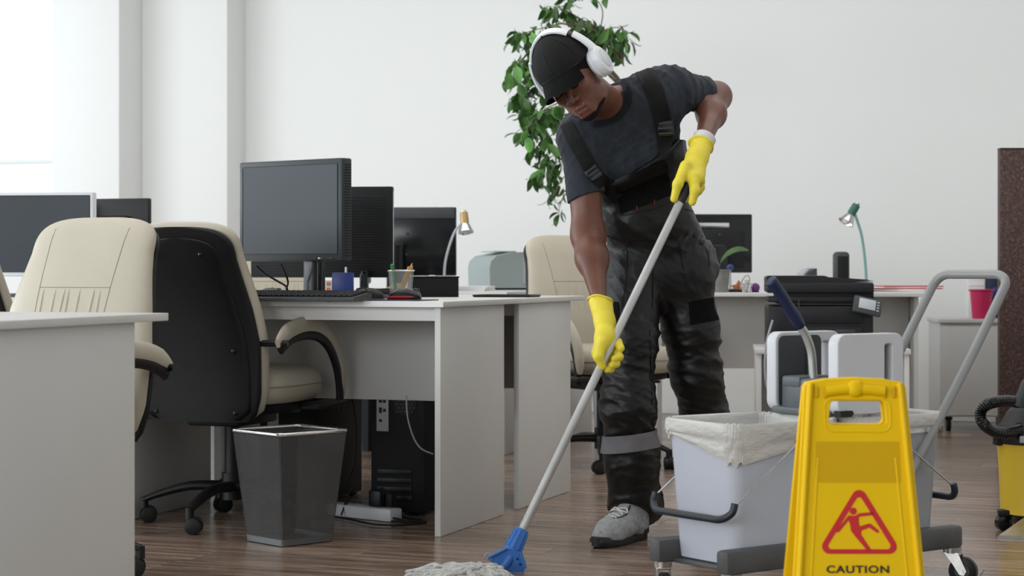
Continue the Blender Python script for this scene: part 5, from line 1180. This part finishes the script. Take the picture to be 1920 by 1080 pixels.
# ---- T-shirt
def shirtf(f):
    torso(f, 0, False)
    f.cap(shR, shR.lerp(elR, .62), .069, .066, k=.05); f.cap(shL, shL.lerp(elL, .72), .068, .066, k=.05)
    def wv(x, y, z):
        s = (x * .80 + z * .6); c = (-x * .6 + z * .8)
        left = np.clip((.20 - x) / .10, 0, 1); arm = np.clip((x - .46) / .06, 0, 1) * np.clip((z - 1.28) / .05, 0, 1)
        return -.024 * folds(x, y, z, 3, 40, (.75, .1, .65)) - .015 * folds(x, y, z, 5, 85, (.6, 0, -.5)) - .010 * arm * folds(x, y, z, 8, 75, (.9, .2, -.3)) - .008 * left * folds(x, y, z, 9, 60, (.2, 0, 1))
    f.wave(wv)
    d = (elR - shR).normalized(); f.plane_local = None
    # cut sleeves and hem
    for c_, n_, rad in ((shR.lerp(elR, .62), (elR - shR) + Vector((.08, 0, 0)), .13), (shL.lerp(elL, .68), (elL - shL) + Vector((.0, .0, -.03)), .13)):
        n_ = n_.normalized(); lo = [c_[i] - rad for i in range(3)]; hi = [c_[i] + rad for i in range(3)]
        sl, X, Y, Z = f._sub(lo, hi); dd = (X - c_.x) * n_.x + (Y - c_.y) * n_.y + (Z - c_.z) * n_.z; rr_ = np.sqrt((X - c_.x) ** 2 + (Y - c_.y) ** 2 + (Z - c_.z) ** 2)
        f.F[sl] = np.where(rr_ < rad, np.maximum(f.F[sl], dd), f.F[sl])
    f.cap(nk + Vector((-.048, -.03, .055)), nk + (H(0, -.03, -.05) - nk) * 1.2, .058, .076, k=.010, op='sub')
    f.cap(nk + Vector((-.034, -.014, .020)), nk + Vector((-.048, -.03, .055)), .044, .058, k=.010, op='sub')
sh_f = Field(ax(.08, .74, .0042), ax(5.78, 6.32, .0042), ax(.95, 1.56, .0042)); shirtf(sh_f); shirt = fobj('t_shirt', sh_f, 'shirt', man, ML)
# ---- overalls
def overf(f):
    o = .016
    f.cap(W(1190, 405, 6.06), W(1232, 402, 6.07), .097 + o, k=.05); f.cap(W(1158, 305, 6.01), W(1216, 285, 6.03), .110 + o, k=.06); f.cap(W(1128, 240, 5.97), W(1225, 195, 6.00), .103 + o, k=.06)
    f.cap(hipR, hipL, .100, .100, k=.05); f.cap(W(1215, 455, 6.10), W(1255, 455, 6.12), .112, k=.06)
    f.cap(W(1188, 520, 6.08), W(1180, 640, 6.01), .100, .088, k=.045); f.cap(W(1180, 640, 6.01), W(1178, 760, 5.99), .088, .086, k=.04); f.cap(W(1178, 760, 5.99), W(1184, 860, 6.03), .086, .084, k=.04); f.cap(W(1184, 860, 6.03), W(1192, 948, 6.08), .084, .087, k=.04); f.cap(W(1192, 948, 6.08), WH(1193, 6.12, .055), .086, .058, k=.03)
    f.cap(W(1276, 520, 6.12), W(1296, 620, 6.13), .102, .089, k=.045); f.cap(W(1296, 620, 6.13), W(1305, 700, 6.15), .089, .083, k=.04); f.cap(W(1305, 700, 6.15), W(1325, 800, 6.22), .083, .084, k=.04); f.cap(W(1325, 800, 6.22), WH(1347, 6.32, .075), .084, .083, k=.04)
    f.cap(W(1322, 470, 6.16), W(1332, 500, 6.15), .030, .026, k=.05)
    zk = lambda z, a, b, s: np.clip((z - a) / s, 0, 1) * np.clip((b - z) / s, 0, 1)
    def wv(x, y, z):
        legs = np.clip((.74 - z) / .1, 0, 1); side = np.where(x < .44, 1, -1)
        s = z + .35 * side * (x - .44) + .15 * (y - 6.0)
        w1 = np.sin(70 * s + 2.6 * np.sin(14 * x + 9 * y) + 1.5 * np.sin(11 * z)); w2 = np.sin(120 * s + 22 * x + 3.0 * np.sin(17 * z + 6 * y))
        up = 1 - legs; s2 = z - .30 * (x - .4)
        return -legs * (.026 * folds(x, y, z, 11, 48, (.30, .1, 1)) * (.55 + .6 * zk(z, .22, .70, .1)) + .010 * folds(x, y, z, 12, 110, (-.2, .1, 1))) - up * (.015 * folds(x, y, z, 13, 45, (.15, 0, 1)) + .010 * folds(x, y, z, 14, 80, (1, 0, .3)) + .003 * zk(z, .90, .98, .03) * np.clip((x - .5) / .04, 0, 1) * np.sin(230 * x + 2 * np.sin(30 * z)))
    f.wave(wv)
    p1, p2 = W(1148, 349, 5.9), W(1262, 284, 5.9); d = p2 - p1; f.plane(p1, Vector((-d.z, -.10, d.x)))
    p1, p2 = W(1100, 392, 5.9), W(1148, 349, 5.9); d = p2 - p1; f.plane(p1, Vector((-d.z, -.05, d.x)))
    f.plane((.40, 6.09, .066), Vector((-.18, -.50, -1)))
ov_f = Field(ax(.20, .84, .0046), ax(5.80, 6.46, .0046), ax(.02, 1.26, .0046)); overf(ov_f); over = fobj('overalls', ov_f, 'overall', man, ML); print('overalls', len(over.data.polygons))
# ---- things sewn on: laid on the cloth surface
def bvh(o):
    me = o.data; n_ = len(me.vertices); co = np.empty(n_ * 3, np.float32); me.vertices.foreach_get('co', co); co = co.reshape(-1, 3) + np.array(ML)
    return BVHTree.FromPolygons([tuple(c) for c in co.tolist()], [tuple(p.vertices) for p in me.polygons])
bv_o, bv_s = bvh(over), bvh(shirt)
def hit(px, py, trees=(0, 1)):
    d = (W(px, py, 1.0) - Vector((0, 0, CH))).normalized(); best = None
    for i, t in enumerate((bv_o, bv_s)):
        if i not in trees: continue
        h = t.ray_cast(Vector((0, 0, CH)), d)
        if h[0] is not None and (best is None or h[3] < best[3]): best = h
    return (best[0], best[1]) if best else None
def patch(name, grid, m, par, th=.003, lift=.0015, trees=(0, 1)):
    rows = []; last = None
    for r_ in grid:
        row = []
        for px, py in r_:
            h = hit(px, py, trees)
            row.append(h[0] + h[1] * lift - ML if h else None)
        rows.append(row)
    ok_ = [(i, j) for i, r_ in enumerate(rows) for j, p in enumerate(r_) if p is not None]
    if not ok_: print('patch misses', name, grid[0][0]); return None
    full = [[p is not None for p in r_] for r_ in rows]
    for i, r_ in enumerate(rows):
        for j, p in enumerate(r_):
            if p is None:
                a, b = min(ok_, key=lambda q: (grid[q[0]][q[1]][0] - grid[i][j][0]) ** 2 + (grid[q[0]][q[1]][1] - grid[i][j][1]) ** 2); r_[j] = rows[a][b] if full[a][b] else r_[j]
    for _ in range(2):
        rows = [[(rows[i][j] * 2 + rows[max(i - 1, 0)][j] + rows[min(i + 1, len(rows) - 1)][j]) / 4 if 0 < i < len(rows) - 1 else rows[i][j] for j in range(len(rows[0]))] for i in range(len(rows))]
    bm = nb(); vv = [[bm.verts.new(p) for p in r_] for r_ in rows]
    for i in range(len(vv) - 1):
        for j in range(len(vv[0]) - 1): bm.faces.new((vv[i][j], vv[i][j + 1], vv[i + 1][j + 1], vv[i + 1][j]))
    bmesh.ops.solidify(bm, geom=bm.faces[:], thickness=-th)
    return obj(name, bm, m, par, ang=60)
def ribbon_grid(path, wd, n=5, seg=8):
    sp_ = smooth_path([Vector((x, y, 0)) for x, y in path], seg); g = []
    for i, p in enumerate(sp_):
        d = (sp_[min(i + 1, len(sp_) - 1)] - sp_[max(i - 1, 0)]).normalized(); q = Vector((-d.y, d.x, 0)); w_ = wd if not isinstance(wd, (list, tuple)) else float(np.interp(i / (len(sp_) - 1), np.linspace(0, 1, len(wd)), wd))
        g.append([((p + q * w_ * (k / (n - 1) - .5)).x, (p + q * w_ * (k / (n - 1) - .5)).y) for k in range(n)])
    return g
def quad_grid(a, b, c, d, n=10, m=12):   # a b top left/right, d c bottom left/right
    return [[tuple((1 - v) * ((1 - u) * a[k] + u * b[k]) + v * ((1 - u) * d[k] + u * c[k]) for k in (0, 1)) for u in np.linspace(0, 1, m)] for v in np.linspace(0, 1, n)]
patch('shoulder_strap', ribbon_grid([(1063, 232), (1075, 258), (1094, 292), (1114, 326), (1142, 352), (1160, 372)], [24, 26, 27, 27, 24]), 'strap', over, .004, .004)
patch('shoulder_strap', ribbon_grid([(1200, 124), (1218, 150), (1233, 190), (1242, 230), (1246, 268), (1248, 300)], [30, 33, 32, 28, 28]), 'strap', over, .004, .004)
def buckle(px, py, ang, wpx, hpx):
    h = hit(px, py); c = h[0] + h[1] * .011; n_ = (h[1] + Vector((0, -1.2, 0))).normalized(); s_ = c.y / FPX
    xa = Vector((math.cos(R(ang)), 0, -math.sin(R(ang)))); xa = (xa - n_ * xa.dot(n_)).normalized(); ya = n_.cross(xa)
    mxb = Matrix.Translation(c - ML) @ Matrix([[xa.x, n_.x, ya.x, 0], [xa.y, n_.y, ya.y, 0], [xa.z, n_.z, ya.z, 0], [0, 0, 0, 1]])
    bm = nb(); bx(bm, (0, 0, 0), (wpx * s_, .010, hpx * s_), .003, mx=mxb); b_ = obj('buckle', bm, 'blackgl', over)
    for q in (-.30, .02, .34):
        bm = nb(); bx(bm, (0, .0055, q * hpx * s_), (wpx * s_ * .86, .0035, hpx * s_ * .10), .001, mx=mxb); obj('buckle_bar', bm, 'darkgrey', over)
buckle(1110, 327, 52 - 90 + 0, 27, 26); buckle(1245, 240, -4, 31, 30)
patch('bib_pocket', quad_grid((1156, 352), (1250, 306), (1259, 366), (1163, 402), 12, 16), 'overallm', over, .003, .002, (0,))
patch('pocket_flap', quad_grid((1153, 342), (1245, 298), (1249, 322), (1158, 362), 6, 16), 'overall', over, .003, .007, (0,))
patch('thigh_pocket', quad_grid((1291, 566), (1345, 556), (1347, 600), (1294, 610), 8, 8), 'overallm', over, .003, .0025, (0,))
patch('thigh_pocket', quad_grid((1140, 566), (1160, 566), (1162, 606), (1136, 602), 6, 5), 'overallm', over, .003, .0025, (0,))
M['redst'] = mat('red_stitch', (.30, .02, .02), .6)
for x, y in ((1193, 391), (1226, 380)):
    patch('red_bar_tack', ribbon_grid([(x, y - 5), (x + 1, y + 4)], 2.2, 3, 3), 'redst', over, .002, .007)
def seam(path, wd=1.6): patch('seam', ribbon_grid(path, wd, 3, 8), 'strap', over, .002, .0012, (0,))
seam([(1162, 405), (1210, 396), (1262, 378)]); seam([(1136, 440), (1160, 450), (1215, 452), (1262, 446), (1325, 432)]); seam([(1176, 470), (1174, 530), (1164, 580)]); seam([(1272, 452), (1280, 500), (1290, 555)]); seam([(1222, 455), (1224, 520), (1223, 578)]); seam([(1283, 392), (1300, 396), (1303, 398)]); seam([(1218, 620), (1221, 700), (1224, 800)]); seam([(1300, 440), (1325, 470), (1330, 500)])
# reflective bands round the legs
def band_leg(trees, a, b, c, rad, name='reflective_band'):
    ctr = WH(a, b, c); rows = []
    for k in range(49):
        t = 2 * math.pi * k / 48; d = Vector((math.cos(t), math.sin(t), 0)); row = []
        for q in range(4):
            z = c - .003 + .018 * q - .012 * (-1) * math.cos(t) ; o_ = Vector((ctr.x, ctr.y, z)); h = bv_o.ray_cast(o_, d)
            p = h[0] if h[0] is not None and h[3] < .15 else o_ + d * rad
            row.append(p + d * .0075 - ML)
        rows.append(row)
    rows = rows[:-1]
    for _ in range(3): rows = [[(rows[i - 1][j] + rows[i][j] * 2 + rows[(i + 1) % 48][j]) / 4 for j in range(4)] for i in range(48)]
    bm = nb(); vv = [[bm.verts.new(p) for p in r_] for r_ in rows]; n_ = len(vv)
    for i in range(n_):
        for j in range(3): bm.faces.new((vv[i][j], vv[(i + 1) % n_][j], vv[(i + 1) % n_][j + 1], vv[i][j + 1]))
    bmesh.ops.solidify(bm, geom=bm.faces[:], thickness=-.002); obj(name, bm, 'reflect', over, ang=60)
band_leg(0, 1182, 6.02, .291, .085); band_leg(0, 1330, 6.24, .30, .085)
# collar
patch('collar', ribbon_grid([(1160, 137), (1172, 154), (1178, 176), (1175, 198), (1162, 215), (1143, 227), (1116, 234)], 12, 4, 6), 'shirt', shirt, .006, .004, (1,))
# ---- gloves (five separate fingers each)
def glove(name, fn, c, par=None, m='glove', r=.13, h=.0024):
    f = Field(ax(c.x - r, c.x + r, h), ax(c.y - r, c.y + r, h), ax(c.z - r, c.z + r, h)); fn(f); return fobj(name, f, m, man, ML)
def chain(f, pts, rad, k=.006):
    P_ = [W(*p) for p in pts]
    for i in range(len(P_) - 1): f.cap(P_[i], P_[i + 1], rad[i], rad[i + 1], k=k, mg=.02)
def crk(f, c): f.wave(lambda x, y, z: -.0045 * folds(x, y, z, 21, 150, (.3, 0, 1)) - .003 * folds(x, y, z, 22, 240, (1, 0, .4)))
def gl1(f):
    f.cap(W(1316, 270, 5.85), W(1308, 296, 5.81), .037, .031, k=.02); f.cap(W(1309, 294, 5.81), W(1306, 334, 5.75), .029, .027, k=.02); f.cap(W(1303, 296, 5.81), W(1287, 330, 5.75), .027, .024, k=.02); crk(f, W(1300, 320, 5.8))
    chain(f, [(1286, 312, 5.75), (1271, 345, 5.715), (1264, 373, 5.72)], [.019, .0145, .0115], .010)
    chain(f, [(1300, 334, 5.735), (1303, 358, 5.715), (1298, 379, 5.715)], [.0185, .0145, .0115], .008)
    chain(f, [(1306, 338, 5.76), (1309, 357, 5.765), (1296, 372, 5.775), (1280, 374, 5.775)], [.016, .0135, .012, .0105])
    chain(f, [(1311, 334, 5.78), (1313, 352, 5.79), (1298, 364, 5.80), (1280, 366, 5.795)], [.0155, .013, .012, .0105])
    chain(f, [(1311, 324, 5.79), (1314, 342, 5.815), (1298, 354, 5.825), (1281, 356, 5.815)], [.0145, .012, .011, .0095])
    n_ = (W(1322, 258, 5.87) - W(1312, 285, 5.83)).normalized(); f.plane(W(1314.5, 272, 5.85), n_ + Vector((.0, 0, .0)))
g1 = glove('glove', gl1, W(1298, 322, 5.78)); g1['label'] = 'yellow rubber glove closed over the top of the pole'
def ringt(name, c, ax_, r_, rt, m, par):
    a, b = frame(ax_); bm = nb(); tube(bm, [c + (a * math.cos(t) + b * math.sin(t)) * r_ * (1 + .04 * math.sin(5 * t)) - ML for t in [2 * math.pi * k / 30 for k in range(30)]], rt, 8, closed=True); return obj(name, bm, m, par)
n1 = W(1322, 258, 5.87) - W(1312, 285, 5.83); ringt('rolled_cuff', W(1314.5, 272, 5.85), n1, .0360, .0050, 'glove', g1)
bm = nb(); tube(bm, [W(1313, 277, 5.855) - ML, W(1318, 266, 5.86) - ML, W(1321, 259, 5.87) - ML], [.033, .0345, .036], 24); obj('inner_cuff', bm, 'whitepl', g1)
def gl2(f):
    f.cap(W(1126, 566, 5.69), W(1134, 604, 5.655), .0365, .0320, k=.02); f.cap(W(1134, 604, 5.655), W(1136, 632, 5.625), .0300, .0290, k=.015); f.cap(W(1136, 632, 5.62), W(1122, 662, 5.605), .0290, .0225, k=.02); f.cap(W(1134, 632, 5.63), W(1132, 664, 5.625), .026, .022, k=.02); crk(f, W(1130, 620, 5.65))
    chain(f, [(1128, 645, 5.592), (1122, 668, 5.576), (1129, 687, 5.580)], [.0185, .0145, .0110], .010)
    chain(f, [(1140, 643, 5.640), (1158, 642, 5.622), (1164, 653, 5.596)], [.0160, .0135, .0115])
    chain(f, [(1137, 655, 5.645), (1156, 659, 5.628), (1161, 669, 5.598), (1152, 673, 5.588)], [.0160, .0135, .0120, .010])
    chain(f, [(1133, 665, 5.642), (1150, 674, 5.625), (1155, 682, 5.598), (1147, 685, 5.588)], [.0150, .0130, .0115, .010])
    chain(f, [(1126, 670, 5.635), (1140, 686, 5.620), (1145, 692, 5.600), (1138, 694, 5.590)], [.0135, .0115, .0105, .009])
    n_ = W(1123, 550, 5.70) - W(1132, 590, 5.67); f.plane(W(1126, 563, 5.69), n_ + Vector((.025, 0, 0)))
g2 = glove('glove', gl2, W(1132, 628, 5.63)); g2['label'] = 'yellow rubber glove gripping the middle of the pole'
n2 = W(1123, 550, 5.70) - W(1132, 590, 5.67) + Vector((.025, 0, 0)); ringt('rolled_cuff', W(1126, 564, 5.69), n2, .0368, .0028, 'glove', g2)
# ---- shoes
def shoe(label, heel, dr, far=False):
    f_ = Vector(dr).normalized(); r_ = Vector((f_.y, -f_.x, 0)); root = bpy.data.objects.new('shoe', None)
    def P(a, b, c): return heel + f_ * a + r_ * b + Vector((0, 0, c))
    lo = heel - Vector((.38, .38, .02)); hi = heel + Vector((.38, .38, .18))
    ff = Field(ax(lo.x, hi.x, .0042), ax(lo.y, hi.y, .0042), ax(0.006, .17, .0042))
    ff.cap(P(.205, .004, .042), P(.245, .0, .034), .041, .031, k=.03); ff.cap(P(.19, -.006, .042), P(.13, 0, .055), .041, .039, k=.03); ff.cap(P(.13, 0, .055), P(.05, 0, .060), .039, .036, k=.03); ff.cap(P(.05, 0, .06), P(.055, 0, .115), .036, .040, k=.03); ff.cap(P(.15, 0, .062), P(.10, 0, .092), .024, .028, k=.03); ff.cap(P(.04, 0, .04), P(.03, 0, .08), .034, .030, k=.02)
    ff.plane((0, 0, .020), (0, 0, -1)); up = fobj('shoe', ff, 'knit', man, ML); up['label'] = label
    out = []
    for k in range(44):
        t = 2 * math.pi * k / 44; a = .138 + .148 * math.cos(t); wd = .034 + .013 * np.interp(a, [0, .1, .19, .28], [.2, -.1, 1, .2]); s = math.sin(t); out.append((a, math.copysign(abs(s) ** .7, s) * wd))
    bm = nb(); rings(bm, [[P(a, b * k_, max(0, z + .012 * max(0, (a - .24) / .05) * zk)) - ML for a, b in out] for z, k_, zk in ((.0005, .94, .6), (.004, 1.0, .8), (.013, 1.0, .8), (.022, .96, 1))]); obj('sole', bm, 'soleb', up)
    bm = nb(); rings(bm, [[P(.250 + .034 * math.cos(t) * k_, .036 * math.sin(t) * k_, z) - ML for t in [R(-95 + 190 * i / 16) for i in range(17)]] for z, k_ in ((.018, 1.0), (.028, .97), (.037, .74))]); obj('toe_cap', bm, 'soleb', up)
    bm = nb(); rings(bm, [[P(.045 - .050 * math.cos(t) * k_, .041 * math.sin(t) * k_, z) - ML for t in [R(-100 + 200 * i / 16) for i in range(17)]] for z, k_ in ((.024, 1.0), (.055, .98), (.075, .80))]); obj('heel_counter', bm, 'soleb', up)
    bv_ = BVHTree.FromPolygons([v.co + ML for v in up.data.vertices], [tuple(p.vertices) for p in up.data.polygons])
    def on(a, b, l=.002): h = bv_.ray_cast(P(a, b, .30), Vector((0, 0, -1))); q = P(a, b, .05) if h[0] is None else h[0]; return q + Vector((0, 0, l)) - ML
    for a in (.192, .172, .152):
        bm = nb(); tube(bm, [on(a - .010 * abs(b_) / .02 * (1 if b_ > 0 else -1) * .6, b_) for b_ in (-.024, -.016, -.008, 0, .008, .016, .024)], .0030, 6, flat=.7); obj('lace', bm, 'lace', up)
    for s_ in (-1, 1):
        bm = nb(); tube(bm, smooth_path([on(.150, 0, .004), on(.158, s_ * .016, .008), on(.146, s_ * .030, .006), on(.136, s_ * .020, .006), on(.148, 0, .005)], 4), .0026, 6); obj('lace_bow', bm, 'lace', up)
    bm = nb(); tube(bm, [on(a, -.030 + .012 * abs(a - .15) / .05, .001) for a in (.11, .13, .15, .17, .19, .205)], .0022, 5); obj('lace_edge', bm, 'strap', up)
    return up
h1_, t1_ = floor_at(1205, 1009), floor_at(1112, 1030)
shoe('grey knitted shoe with white laces, pointing to the mop', Vector((h1_.x, h1_.y, 0)), (t1_.x - h1_.x, t1_.y - h1_.y, 0))
shoe('shoe of the leg behind the bucket', WH(1352, 6.40, 0), (.10, -.99, 0))
